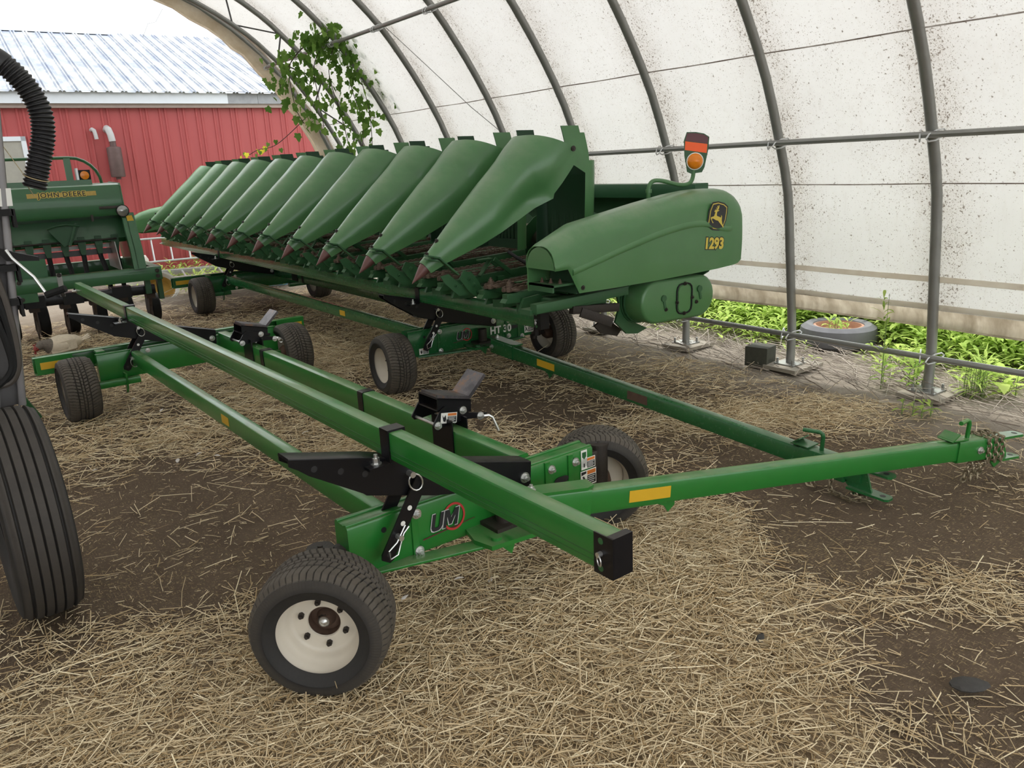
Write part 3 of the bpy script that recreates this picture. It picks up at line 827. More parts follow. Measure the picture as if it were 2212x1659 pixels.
def make_cart(label, loc, rotz, G, ry, bx, by0, by1, steer, tongue, far=False):
    """local frame: X right, Y from the front axle to the rear axle, origin on the ground below the front axle"""
    root = thing('header_cart', label, 'farm trailer', loc, rotz, 'header carts under the tarp')
    BK = M['black']; KP = M['kingpin']
    # --- front axle: box with a bolted face plate and stiffeners
    ax = MB().beam((-.60, .055, .355), (.615, .055, .355), .105, .205, .010)
    fa = mk('front_axle', ax, G, root)
    for xs_ in (-.325, .345, .478):
        mk('stiffener', MB().beam((xs_, -.001, .256), (xs_, -.001, .455), .028, .008, .002, up=(0, 1, 0)), G, fa)
    for yl in (.02, .09): mk('lip', MB().beam((-.60, yl, .459), (.615, yl, .459), .018, .010, .003), G, fa)
    for x, z in ((-.315, .428), (-.315, .272), (.365, .418), (.505, .415), (.508, .262), (.365, .285)):
        mk('bolt', MB().bolt((x, -.005, z), (0, -1, 0), .014, .012), M['steel'], fa)
    mk('slot_hole', MB().prism([(.030*math.cos(a)*1.0+(.012 if math.cos(a) > 0 else -.012), .016*math.sin(a)) for a in np.linspace(0, 2*math.pi, 15)[:-1]], (.425, -.0015, .352), (1, 0, 0), (0, 0, 1), 0, .0015), M['ink'], fa)
    mk('round_hole', MB().cyl((-.455, -.0005, .405), (-.455, .002, .405), .011, 12), M['ink'], fa)
    decal_um(fa, (-.178 if not far else -.085, -.0015, .362), .060 if not far else .055, G)
    warn_label(fa, (.585, -.0015, .388), (1, 0, .0), (0, 0, 1), .085, .052, 2)
    warn_label(fa, (.585, -.0015, .318), (1, 0, .0), (0, 0, 1), .095, .075, 1)
    lb = mk('maker_label', MB().prism([(-.018, -.04), (.018, -.04), (.018, .04), (-.018, .04)], (.560, -.0015, .445-.03), (1, 0, 0), (0, 0, 1), 0, .001), M['white'], fa)
    mk('label_crest', MB().prism([(-.012, .03), (.012, .03), (.012, .008), (0, -.004), (-.012, .008)], (.560, -.0027, .415), (1, 0, 0), (0, 0, 1), 0, .0008), M['green_drill'], lb)
    if far:
        text_on('lettering', 'HT 30', .085, M['white'], fa, (.285, -.0035, .350), (1, 0, 0), (0, 0, 1), bold=.003)
        warn_label(fa, (-.47, -.0015, .292), (1, 0, 0), (0, 0, 1), .085, .050, 0)
    else:
        mk('lettering_end', MB().prism([(-.02, -.012), (.02, -.006), (.02, .006), (-.02, .0)], (.30, -.0015, .302), (1, 0, 0), (0, 0, 1), 0, .001), M['white'], fa)
    # --- steering knuckles
    na = steer        # heading of the left wheel's outer normal
    nl = V(math.cos(na), math.sin(na), 0)
    for side in (-1, 1):
        k = V(side*(.685 if side > 0 or not far else .62), .06, 0)
        if side < 0:
            kp = MB().cyl(k+V(0, 0, .27), k+V(0, 0, .375), .042, 18).cyl(k+V(0, 0, .375), k+V(0, 0, .392), .050, 18).cyl(k+V(0, 0, .392), k+V(0, 0, .400), .010, 8)
            kp.beam(k+V(.09, 0, .35), k+V(.0, 0, .35), .07, .035, .006).beam(k+V(.09, 0, .28), k+V(.0, 0, .28), .07, .03, .006)
        else:
            kp = MB().cyl(k+V(.02, 0, .225), k+V(.02, 0, .425), .045, 18).cyl(k+V(.02, 0, .425), k+V(.02, 0, .438), .050, 18).cyl(k+V(.02, 0, .438), k+V(.02, 0, .446), .010, 8)
            kp.beam(k+V(-.10, 0, .33), k+V(.0, 0, .33), .06, .17, .006)
        kk = mk('kingpin', kp, KP, root)
        n_ = nl if side < 0 else -nl
        c = k+n_*(.185 if far else .165)+(V(.02, 0, 0) if side > 0 else 0); c[2] = WR-.006
        if far and side < 0: c = V(-.735, .04, WR-.006); k = V(-.61, .06, 0)
        if not far and side > 0: c = V(.775, .135, WR-.006)
        if not far and side < 0: c = V(-.785, -.150, WR-.008)
        mk('spindle', MB().cyl((k[0], k[1], .25), tuple(c[:2])+(WR-.006,), .022, 10).cyl((k[0], k[1], .2), (k[0], k[1], .30), .03, 12), KP, kk)
        wheel(root, tuple(c), math.atan2(n_[1], n_[0]), 1, random.uniform(0, 1))
    # --- steering linkage
    mk('tie_rod', MB().beam((-.52, .02, .252), (-.02, -.13, .262), .07, .012, .003), G, root); mk('tie_rod', MB().beam((.52, .02, .248), (.08, -.13, .258), .07, .012, .003), G, root)
    pv = mk('pivot_plate', MB().prism([(-.10, -.19), (.16, -.22), (.24, -.06), (.18, .04), (-.08, .04), (-.12, -.1)], (0, 0, .266), (1, 0, 0), (0, 1, 0), 0, .018).cyl((-.05, -.15, .284), (-.05, -.15, .296), .022, 14).prism([(-.05, 0), (0, -.05), (.02, 0)], (0, -.17, .265), (1, 0, 0), (0, 0, 1), 0, .012), G, root)
    mk('pivot_post', MB().cyl((.06, -.06, .28), (.06, -.06, .40), .036, 16).bounds(-.02, .20, -.12, .0, .284, .300), KP, root)
    # --- tongue
    (tx, ty, tz), (ex, ey, ez) = tongue
    p0 = V(tx, ty, tz); p1 = V(ex, ey, ez); d = unit(p1-p0); s = unit(np.cross(d, (0, 0, 1))); u = np.cross(s, d)
    L = np.linalg.norm(p1-p0)
    tg = mk('tongue', MB().beam(p0+d*.02, p1-d*.12, .076, .10, .010), G, root)
    sl = MB().beam(p0-d*.06, p0+d*.22, .092, .112, .008)
    sl.prism([(-.10, -.045), (.20, -.045), (.24, -.02), (.24, .045), (-.04, .045), (-.10, .02)], p0+u*.055, d, -s, 0, .012)
    sl.prism([(-.02, -.02), (.6, -.012), (.62, .012), (-.02, .02)], p0-u*.062, d, -s, 0, .016)
    mk('tongue_socket', sl, G, tg)
    mk('bolt', MB().bolt(p0-d*.04+s*.046, s, .012, .012), M['steel'], tg); mk('bolt', MB().bolt(p0-d*.03+u*.067, u, .014, .012), M['steel'], tg)
    mk('hook_tab', MB().prism([(0, 0), (.09, 0), (.09, -.03), (.06, -.06), (.04, -.03), (0, -.015)], p0+d*.56-u*.05-s*.01, d, u, 0, .012), G, tg)
    reflector(tg, p0+d*(.50 if not far else .62)+s*.0382, d, u, .20, .052)
    if far: mk('rust_patch', MB().prism([(-.09, -.03), (.09, -.028), (.085, .03), (-.09, .028)], p0+d*1.55+s*.0382, d, u, 0, .0006), M['rust'], tg)
    # telescoping head with clevis
    hd = MB().beam(p1-d*.24, p1+d*.02, .090, .115, .008).beam(p1+d*.0, p1+d*.10, .060, .085, .006)
    hd.prism([(-.05, -.05), (.05, -.05), (.05, .05), (-.05, .05)], p1-d*.24+u*.062, d, -s, 0, .006, )
    mk('hitch_head', hd, G, tg)
    mk('stop_tab', MB().prism([(-.03, -.045), (.03, -.045), (.03, .045), (-.03, .045)], p1-d*.27+u*.075, unit(d+u*.8), -s, 0, .006), G, tg)
    cl = MB()
    for off in (.045, -.075):
        cl.prism([(-.02, -.045), (.14, -.034), (.175, -.034), (.19, -.02), (.19, .02), (.175, .034), (.14, .034), (-.02, .045)], p1+d*.06+u*off, d, -s, -.006, .006)
        cl.prism([(.15+.014*math.cos(a), .014*math.sin(a)) for a in np.linspace(0, 2*math.pi, 13)[:-1]], p1+d*.06+u*(off+.0062), d, -s, 0, .0006, 1)
    cl.prism([(0, .04), (.06, .04), (.10, -.07), (.02, -.12), (-.04, -.06)], p1+d*.06+s*.004, d, u, 0, .012)
    mk('clevis', cl, [G, M['ink']], tg)
    mk('pin_handle', MB().tube([p1-d*.14+u*.055, p1-d*.14+u*.13, p1-d*.145+u*.145, p1-d*.16+u*.152, p1-d*.24+u*.150+s*.03], .011, 10), G, tg)
    mk('bolt', MB().bolt(p1-d*.09+s*.046, s, .014, .010), M['steel'], tg)
    ch = MB(); e_ = p1-d*.02
    if not far:
        for q in (-.02, .03, .075):
            ch = chain_path(ch, [e_+d*q+u*.06-s*.05, e_+d*q+u*.062+s*.05, e_+d*(q+.01)-u*.06+s*.055, e_+d*(q+.012)-u*.07-s*.055, e_+d*q+u*.06-s*.05])
        for q in (-.05, .0, .05): chain_path(ch, [e_+d*q-u*.06, V(*(e_+d*(q-.02)-s*.02)[:2], .035), V(*(e_+d*(q-.06))[:2], .012)])
    else:
        chain_path(ch, [e_-d*.12+u*.03+s*.052, e_-d*.12-u*.05+s*.055, V(*(e_-d*.12+s*.06)[:2], .02)])
        chain_path(ch, [e_-d*.02+u*.03+s*.052, V(*(e_-d*.02+s*.06)[:2], .018), V(*(e_+d*.10+s*.08)[:2], .012), V(*(e_+d*.18+s*.02)[:2], .014), V(*(e_+d*.08+s*.03)[:2], .03)])
        ch.tube([V(*(e_-d*.13+s*.065)[:2], .055), V(*(e_-d*.16+s*.07)[:2], .03), V(*(e_-d*.14+s*.075)[:2], .012), V(*(e_-d*.10+s*.07)[:2], .014), V(*(e_-d*.095+s*.07)[:2], .035)], .007, 6)
    mk('safety_chain', ch, M['chain'], tg)
    # --- side bar on the left and spine beam on the right
    sb = mk('side_bar', MB().beam((-.405, .10, .40), (-.405, ry-.06, .40), .060, .10, .010), G, root)
    reflector(sb, (-.4355, ry*.45 if not far else ry*.30, .40), (0, -1, 0), (0, 0, 1), .12, .05)
    sp = mk('spine_beam', MB().beam((.285, .10, .418), (.285, ry-.05, .418), .078, .122, .010), G, root)
    for yy in (1.54, ry-1.02):
        mk('strap', MB().beam((.285, yy-.03, .418), (.285, yy+.03, .418), .086, .130, .010), BK, sp)
    # --- black saddles on the spine: tilted tube on two plates, clamped round the beam
    def saddle(yf, pin):
        PL = [(.165, .515), (.178, .497), (.205, .495), (.34, .505), (.476, .490), (.482, .509), (.372, .534), (.346, .572), (.235, .596), (.205, .575)]
        cx = MB().bounds(.239, .246, yf-.045, yf+.135, .365, .53).bounds(.324, .331, yf-.045, yf+.135, .365, .53)
        sd = mk('saddle_clamp', cx, BK, root)
        for yy in (yf, yf+.20):
            mk('saddle_plate', MB().prism(PL, (0, yy, 0), (1, 0, 0), (0, 0, 1), -.008, .0), BK, sd)
        tb = MB(); y0_, y1_ = yf+.012, yf+.185
        lo = [(.205, .640), (.398, .594), (.393, .532), (.200, .575)]
        def wl(p, q, th):      # walls of the hollow tube running along X, open at its left end
            d_ = unit((q[0]-p[0], q[1]-p[1])); n2 = np.array((-d_[1], d_[0]))*th
            return [p, q, (q[0]-n2[0], q[1]-n2[1]), (p[0]-n2[0], p[1]-n2[1])]
        tb.prism(wl(lo[0], lo[1], .007), (0, 0, 0), (1, 0, 0), (0, 0, 1), -y1_, -y0_)
        tb.prism(wl(lo[2], lo[3], .007), (0, 0, 0), (1, 0, 0), (0, 0, 1), -y1_, -y0_)
        for t0 in (y0_, y1_-.007): tb.prism(lo, (0, 0, 0), (1, 0, 0), (0, 0, 1), -t0-.007, -t0)
        mk('saddle_tube', tb, BK, sd)
        RS = [(.208, .640), (.392, .596), (.404, .600), (.500, .694), (.489, .706), (.390, .611), (.211, .654)]
        mk('saddle_rest', MB().prism(RS, (0, 0, 0), (1, 0, 0), (0, 0, 1), -(yf+.165), -(yf+.02)), M['saddle'], sd)
        for x, z in ((.190, .510), (.337, .555), (.439, .503)):
            mk('bolt', MB().bolt((x, yf, z), (0, -1, 0), .014, .012), M['steel'], sd)
        mk('cross_rod', MB().cyl((.190, yf, .510), (.190, yf+.23, .510), .0075, 8), M['steel'], sd); mk('cross_rod', MB().cyl((.30, yf+.02, .497), (.30, yf+.20, .497), .007, 8), M['steel'], sd)
        if pin:
            mk('crank_handle', MB().tube([(.445, yf-.015, .503), (.470, yf-.03, .505), (.487, yf-.035, .492), (.510, yf-.05, .420)], .0075, 8), M['steel'], sd)
            warn_label(sd, (.254, yf-.0005, .535), unit((1, 0, -.16)), unit((.16, 0, 1)), .092, .052, 0)
        else:
            ring_pin(b_ := MB(), (.460, yf, .503), (0, -1, 0), (.5, 0, -.6), .016); mk('pin', b_, M['steel'], sd)
    saddle(.62, True); saddle(ry-.80, False)
    # --- tilting arms at both axles
    def arm(y, so_):
        sgn = -1
        P = [(-.800, .786), (-.800, .765), (-.770, .745), (-.735, .715), (-.53, .585), (-.25, .500), (.215, .395), (.222, .500), (-.10, .585), (-.50, .712)]
        a = MB()
        for q0, q1 in ((y-.045, y-.037), (y+.037, y+.045)):
            a.prism(P, (0, 0, 0), (1, 0, 0), (0, 0, 1), -q1, -q0)
        top = [(-.800, .788), (-.50, .714), (-.10, .587), (.222, .502)]
        for (xa, za), (xb, zb) in zip(top[:-1], top[1:]): a.beam((xa, y, za), (xb, y, zb), .09, .010, .003)
        bot = [(-.53, .585), (-.25, .500), (.215, .397)]
        for (xa, za), (xb, zb) in zip(bot[:-1], bot[1:]): a.beam((xa, y, za), (xb, y, zb), .09, .008, .003)
        ar = mk('support_arm', a, BK, root)
        for x, z in ((-.715, .735), (-.62, .70), (-.53, .665)):
            mk('hole', MB().cyl((x, y-.0462, z), (x, y-.045, z), .012, 12), M['ink'], ar)
        mk('arm_bolt', MB().bolt((.185, y-.045, .445), (0, -1, 0), .016, .014), M['steel'], ar)
        b2 = ring_pin(MB(), (-.355, y-.048, .62), (0, -1, 0), (.35, 0, -1), .030); mk('ring_pin', b2, M['steel'], ar)
        # adjustable links down to the axle
        for q in (y-.062, y+.055):
            l = MB(); pa = V(-.475, 0, .335); pb = V(-.315, 0, .585); dd = unit(pb-pa); uu = V(-dd[2], 0, dd[0])
            pl_ = [(-.028, -.01), (-.018, -.028), (.018, -.028), (.028, -.01), (.028, .30), (-.028, .30)]
            l.prism([(b_, a_) for a_, b_ in [(p_[0], p_[1]) for p_ in pl_]], (pa[0], q, pa[2]), dd, uu, -.004, .004)
            lo = mk('height_link', l, BK, root)
            for k in range(4):
                if q < y: mk('hole', MB().cyl(pa+dd*(.0+.062*k)+V(0, q-.0042, 0), pa+dd*(.0+.062*k)+V(0, q-.0035, 0), .010, 10), M['white'] if k > 1 else M['ink'], lo)
            if q < y:
                if y < 1: hairpin(b3 := MB(), pa+dd*.075+V(0, q-.004, 0), (0, -1, 0), (-.55, 0, -.8))
                else: ring_pin(b3 := MB(), pa+dd*.075+V(0, q-.004, 0), (0, -1, 0), (.2, 0, -1), .030)
                mk('link_pin', b3, M['steel'], lo)
        # strap holding the long beam
        s_ = MB()
        w0 = .004
        s_.bounds(bx-.006, bx, y-so_-.03, y-so_+.03, .690, .812).bounds(bx+.060, bx+.066, y-so_-.03, y-so_+.03, .690, .812).bounds(bx-.006, bx+.066, y-so_-.03, y-so_+.03, .806, .813)
        s_.bounds(bx-.09, bx, y-so_-.035, y-so_+.035+.03, .682, .692)
        so = mk('beam_strap', s_, BK, ar)
        mk('strap_bolt', MB().bolt((bx-.045, y-so_, .692), (0, 0, 1), .014, .02), M['steel'], so)
    M['saddle'] = M.get('saddle') or saddle_mat()
    arm(.0, .05); arm(ry-.04, .15)
    # --- long upper beam
    bm = mk('header_beam', MB().beam((bx+.030, by0, .7525), (bx+.030, by1, .7525), .060, .106, .010), G, root)
    mk('beam_groove', MB().bounds(bx-.0010, bx, by0, by1, .738, .7405), M['green_drill'], bm); mk('beam_groove', MB().bounds(bx-.0010, bx, by0, by1, .722, .7235), M['green_drill'], bm)
    ec = mk('end_cap', MB().bounds(bx-.004, bx+.064, by0-.022, by0+.002, .697, .808), BK, bm)
    mk('cap_flange', MB().bounds(bx-.006, bx-.002, by0-.022, by0+.045, .697, .808), BK, ec)
    for zh in (.79, .715): mk('cap_hole', MB().cyl((bx-.0068, by0+.02, zh), (bx-.006, by0+.02, zh), .009, 12), M['green_drill'], ec)
    for xx, sx_ in ((bx-.006, -1), (bx+.066, 1)):
        ring_pin(b4 := MB(), (xx, by0+.02, .755), (sx_, 0, 0), (0, -.2, -1), .013, .4); mk('cap_pin', b4, M['steel'], ec)
    mk('end_bolt', MB().bolt((bx-.002, by1-.03, .73), (-1, 0, 0), .012, .02), M['steel'], bm)
    # --- rear axle: face channel and long back channel with reflectors
    fx = mk('rear_axle', MB().beam((-.665, ry, .345), (.74, ry, .345), .070, .205, .008), G, root)
    mk('lip', MB().beam((-.665, ry-.03, .449), (.74, ry-.03, .449), .014, .010, .003), G, fx)
    for zb_ in (.425, .27): mk('bolt', MB().bolt((-.30, ry-.036, zb_), (0, -1, 0), .013, .012), M['steel'], fx)
    bc = MB().beam((-1.06, ry+.19, .400), (1.06, ry+.19, .400), .012, .125, .003).beam((-1.06, ry+.16, .463), (1.06, ry+.16, .463), .07, .010, .003).beam((-1.06, ry+.16, .340), (1.06, ry+.16, .340), .07, .010, .003)
    bc.beam((-.62, ry+.02, .452), (-.62, ry+.19, .452), .06, .02, .003).beam((.62, ry+.02, .452), (.62, ry+.19, .452), .06, .02, .003)
    bk = mk('rear_channel', bc, G, root)
    for xx in (-.91, .95):
        mk('reflector_plate', MB().bounds(xx-.14, xx+.11, ry+.120, ry+.126, .336, .466), G, bk)
        reflector(bk, (xx-.01, ry+.1195, .402), (1, 0, 0), (0, 0, 1), .20, .052)
    mk('stub_axle', MB().beam((-.80, ry-.08, .225), (-.40, ry-.08, .225), .06, .05, .006).prism([(-.05, .02), (.05, .02), (.05, -.06), (.02, -.14), (-.02, -.10), (-.05, -.03)], (-.50, ry-.09, .27), (0, 1, 0), (0, 0, 1), -.006, .006)
       , G, root)
    mk('stub_axle', MB().beam((.80, ry-.08, .225), (.40, ry-.08, .225), .06, .05, .006), G, root)
    for side in (-1, 1):
        wheel(root, (side*(.83 if side > 0 or not far else .775), ry-.10, WR-.006), 0 if side > 0 else math.pi, 1, random.uniform(0, 1))
    return root

def saddle_mat():
    m, t, p = new_mat('worn_black_plate'); n = noise(t, 9, 6, .7, pos(t))
    c = ramp(t, n, [(.40, (.055, .05, .055)), (.55, (.11, .10, .105)), (.66, (.22, .11, .05))]).outputs['Color']
    lk(t, c, p.inputs['Base Color']); p.inputs['Roughness'].default_value = .38; p.inputs['Metallic'].default_value = .4
    return m
M['saddle'] = saddle_mat()
make_cart('empty green header cart in the foreground, tongue and wheels swung to the right', (1.60, 2.49, 0), R(1.7), M['green'], 4.1, -.440, -1.175, 5.93,
          R(180+51), ((.13, -.19, .385), (2.56, -.88, .185)))
make_cart('green header cart carrying the corn header, tongue pointing straight ahead', (3.45, 5.38, 0), R(.15), M['green_far'], 5.3, -.515, -1.57, 8.15,
          R(180-4), ((.02, -.36, .305), (.055, -3.33, .130)), far=True)
# ------------------------------------------------------------------ corn header
def make_header():
    O = V(3.3, 8.2, .81)
    root = thing('corn_header', 'green twelve-row corn header with raised snouts resting on the far cart', 'corn header', tuple(O))
    HB = M['green_hdr']; PO = M['poly']
    NS = 11; PIT = .7725; YF = 4.40
    a = V(.82, 0, .574); a = unit(a); n_ = V(-a[2], 0, a[0]); yv = V(0, 1, 0)
    S = [.13, .18, .25, .35, .50, .65, .80, .95, 1.05, 1.08, 1.10, 1.18, 1.26, 1.34, 1.40]
    def ip(x, pts):
        return float(np.interp(x, [p[0] for p in pts], [p[1] for p in pts]))
    wf = [(.13, .040), (.25, .060), (.5, .125), (.8, .195), (1.1, .245), (1.4, .275)]
    cf = [(.13, .040), (.25, .056), (.5, .095), (.8, .132), (1.1, .162), (1.25, .176), (1.4, .18)]
    bf = [(.13, -.038), (.25, -.056), (.5, -.110), (.8, -.155), (1.08, -.200), (1.10, -.175), (1.4, -.085)]
    def snout(dent):
        g = []
        nv = 33
        for si, s in enumerate(S):
            row = []
            for j in range(nv):
                t_ = -1+2*j/(nv-1); at_ = abs(t_)
                se = s
                w_, c, b = ip(s, wf), ip(s, cf), ip(s, bf)
                n0 = b+(c-b)*.30
                if at_ <= .72:
                    an = at_/.72*math.pi/2; y = w_*math.sin(an)**.92; n = n0+(c-n0)*math.cos(an)
                else:
                    q = (at_-.72)/.28; y = w_*(1+.015*q); n = n0+(b-n0)*q
                # slanting rear rim: crest ends earlier than the sides
                if s > 1.0:
                    endc = 1.25+.15*min(1, at_/.8)**1.5
                    se = 1.0+(s-1.0)*(endc-1.0)/.40
                yy = math.copysign(y, t_) if t_ != 0 else 0
                if dent and t_ < -.30:
                    k = math.exp(-((s-.93)/.16)**2)*math.exp(-((t_+.80)/.30)**2)
                    yy += .085*k
                    k2 = math.exp(-((s-.70)/.07)**2)*math.exp(-((t_+.62)/.16)**2); yy -= .012*k2
                p = a*se+n_*n+yv*yy
                row.append(p)
            g.append(row)
        return MB().shell(g, .006, 0, flip=True).mesh('snout', PO, 50)
    sm = snout(False); sd = snout(True)
    # tip: pointed beak
    tg = []
    for s, w_, h in ((0, .002, .002), (.03, .012, .010), (.06, .022, .020), (.10, .034, .033), (.135, .041, .041), (.15, .040, .040)):
        tg.append([a*s+n_*(h*math.cos(q)-.018*(1-s/.15))+yv*w_*math.sin(q) for q in np.linspace(0, 2*math.pi, 17)[:-1]])
    tm = MB().ring(tg, None).mesh('snout_tip', plain('worn_red_brown_tip', (.125, .052, .045), .45, .1, var=.3, scale=25), 50)
    # bracket over the nose: folded bar running down to the row unit, with bolted plates
    bb = MB()
    q0 = V(.085, -.070, .160); q1 = V(.172, -.070, .138); q2 = V(.300, -.080, .018)
    bb.beam(q0, q1, .055, .012, .003).beam(q1, q2, .055, .012, .003).beam(q0+V(0, 0, -.022), q1+V(0, 0, -.022), .05, .007, .002)
    bb.beam(q1+V(-.02, 0, -.006), q1+V(-.02, .13, -.006), .03, .010, .002)
    bm = bb.mesh('nose_bracket', HB)
    pl_ = MB()
    pl_.prism([(.335, .040), (.40, .02), (.455, -.05), (.47, -.10), (.43, -.145), (.37, -.10), (.30, -.01)], (0, -.100, 0), (1, 0, 0), (0, 0, 1), -.005, .005)
    for x, z in ((.375, -.015), (.41, -.06), (.44, -.11)): pl_.bolt((x, -.106, z), (0, -1, 0), .012, .010)
    plm = pl_.mesh('bracket_plate', HB)
    pl2m = MB().prism([(.17, .02), (.23, .03), (.33, -.06), (.36, -.12), (.30, -.12), (.20, -.03)], (0, -.085, 0), (1, 0, 0), (0, 0, 1), -.005, .005).bolt((.28, -.091, -.05), (0, -1, 0), .010, .008).mesh('bracket_plate', HB)
    bom = [MB().bolt(a*s+n_*(ip(s, cf)+.002), n_, .012, .008).mesh('nose_bolt', M['kingpin']) for s in (.20, .31)]
    pb = MB().cyl(a*1.37+n_*-.02+V(0, -.276, 0), a*1.37+n_*-.02+V(0, -.286, 0), .018, 16).cyl(a*1.37+n_*-.02+V(0, -.284, 0), a*1.37+n_*-.02+V(0, -.290, 0), .009, 10).mesh('pivot_bolt', M['kingpin'])
    # hood: raised trough behind the snout, ribbed inside, two prongs at the top
    hz = np.array([1.06, 1.10, 1.20, 1.35, 1.50, 1.62, 1.70, 1.76, 1.82, 1.88, 1.925]); nv = 29
    g = []
    for z in hz:
        row = []
        for j in range(nv):
            t_ = -1+2*j/(nv-1); s_ = abs(t_)
            lean = .05*(z-1.06)
            wid = .262-.02*max(0, (z-1.6))/.3
            if s_ < .42:
                y = wid*s_/.42*.82; x = .25
            elif s_ < .62:
                q = (s_-.42)/.20*math.pi/2; y = wid*(.82+.18*math.sin(q)); x = .25-.06*(1-math.cos(q))
            else:
                y = wid; x = .19-(.20 if z > 1.69 else .05)*(s_-.62)/.38
            if z > 1.72: x -= .9*(z-1.72)**1.5 if False else .35*(z-1.72)**1.2
            row.append((3.46-2.38+x+lean, math.copysign(y, t_), z-1.01))
        g.append(row)
    mask = np.ones((len(hz)-1, nv-1), bool)
    for i in range(len(hz)-1):
        for j in range(nv-1):
            tc_ = abs(-1+2*(j+.5)/(nv-1)); zc = (hz[i]+hz[i+1])/2
            if zc > 1.72 and tc_ < .50: mask[i, j] = False
            if zc > 1.72 and tc_ < .62: mask[i, j] = False
            if zc > 1.90 and tc_ < .72: mask[i, j] = False
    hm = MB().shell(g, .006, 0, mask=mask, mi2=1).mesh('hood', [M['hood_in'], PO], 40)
    ri = MB()
    for k in range(9):
        y = -.19+.38*k/8
        ri.beam((1.310, y, .10), (1.335, y, .58), .022, .016, .004, up=(1, 0, 0))
    rim_ = ri.bounds(1.285, 1.325, -.22, .22, .05, .12).bounds(1.315, 1.325, -.235, .235, .05, .60).mesh('hood_ribs', M['hood_in'])
    for i in range(NS):
        y = YF+PIT*i; L = tuple(V(2.38, y, 1.01)-O)
        s_ = link('snout', sd if i == 0 else sm, root, L)
        if i: s_.rotation_euler = (0, R(random.uniform(-.6, .6)), 0)
        else: s_['label'] = 'nearest snout with a dented side'
        link('snout_tip', tm, s_); link('nose_bracket', bm, s_); link('bracket_plate', plm, s_); link('bracket_plate', pl2m, s_); link('nose_bolt', bom[0], s_); link('nose_bolt', bom[1], s_)
        link('pivot_bolt', pb, s_)
        h_ = link('hood', hm, root, L); link('hood_ribs', rim_, h_)
    # row units between the snouts
    rail = MB()
    for sy in (-.13, .13):
        rail.beam((2.74, sy, .908), (4.05, sy, .965), .05, .055, .004)
        rail.prism([(2.72, .885), (2.76, .93), (2.88, .91), (2.84, .875)], (0, sy, 0), (1, 0, 0), (0, 0, 1), -.03, .03)
    rail.beam((2.95, -.05, .968), (4.0, -.05, 1.005), .06, .008, .002).beam((2.95, .05, .968), (4.0, .05, 1.005), .06, .008, .002)
    rail.bounds(3.2, 3.26, -.18, .18, .88, .93)
    rm = rail.shift((-2.38, 0, -1.01)).mesh('row_frame', HB)
    up = MB().beam((3.05, -.16, .95), (3.16, -.16, 1.06), .05, .010, .002).beam((3.16, -.16, 1.06), (3.05, -.16, 1.06), .05, .010, .002).beam((3.16, -.12, 1.06), (3.30, -.12, .95), .012, .03, .002).beam((3.16, -.20, 1.06), (3.30, -.20, .95), .012, .03, .002)
    um = up.shift((-2.38, 0, -1.01)).mesh('chain_guide', HB)
    def chain_loop():
        b = MB(); x0, x1, hw = 2.80, 4.0, .040; pts = []
        nl = 46
        for k in range(nl): pts.append((x0+(x1-x0)*k/nl, -hw))
        for k in range(6): q = -math.pi/2+math.pi*k/6; pts.append((x1+hw*math.cos(q), hw*math.sin(q)))
        for k in range(nl): pts.append((x1-(x1-x0)*k/nl, hw))
        for k in range(6): q = math.pi/2+math.pi*k/6; pts.append((x0+hw*math.cos(q), hw*math.sin(q)))
        m = len(pts)
        for k in range(m):
            (xa, ya), (xb, yb) = pts[k], pts[(k+1) % m]
            za = .955+(xa-2.7)*.042; zb = .955+(xb-2.7)*.042; th = .020 if k % 2 else .028
            b.beam((xa, ya, za), (xb, yb, zb), .010 if k % 2 else .016, th, .001, seg=1)
            if k % 8 == 0:
                nx_ = unit((yb-ya, -(xb-xa), 0)); b.beam(V(xa, ya, za), V(xa, ya, za)+nx_*.045, .03, .012, .001, seg=1)
        return b.shift((-2.38, 0, -1.01)).mesh('gathering_chain', M['chainrust'])
    cm = chain_loop()
    spk = MB().cyl((2.80, 0, .945), (2.80, 0, .965), .036, 12).cyl((2.80, 0, .965), (2.80, 0, .985), .022, 12).bolt((2.80, 0, .985), (0, 0, 1), .014, .014)
    for k in range(9):
        q = 2*math.pi*k/9; spk.box((2.80+.042*math.cos(q), .042*math.sin(q), .955), (.014, .014, .014))
    spm = spk.shift((-2.38, 0, -1.01)).mesh('idler_sprocket', M['chainrust'])
    shms = []
    for sy in (-1, 1):
        shoe = MB().prism([(2.84, .02), (2.87, -.05), (2.96, -.07), (3.05, -.04), (3.05, .05), (2.88, .06)], (0, sy*.13, .812), (1, 0, 0), (0, 1, 0), 0, .05)
        shoe.prism([(2.80, .830), (3.04, .830), (2.96, .915), (2.84, .905)], (0, sy*.185, 0), (1, 0, 0), (0, 0, 1), -.012, .012)
        shms.append(shoe.shift((-2.38, 0, -1.01)).mesh('skid_shoe', HB))
    for i in range(NS+1):
        y = YF+PIT*(i-.5); L = tuple(V(2.38, y, 1.01)-O)
        r_ = link('row_unit', rm, root, L)
        link('skid_shoe', shms[0], r_); link('skid_shoe', shms[1], r_); link('chain_guide', um, r_)
        for sy in (-.10, .10):
            c_ = link('gathering_chain', cm, r_, (0, sy, 0)); link('idler_sprocket', spm, c_)
    sh = lambda b: b.shift(tuple(-O))
    y0, y1 = YF-PIT+.08, YF+PIT*NS-.08
    # main frame, back sheet and cross auger
    for xq, zq, wq, hq in ((3.35, .845, .12, .075), (4.05, .86, .14, .12), (2.99, .872, .05, .035)): mk('frame_beam', sh(MB().beam((xq, y0, zq), (xq, y1, zq), wq, hq, .006)), HB, root)
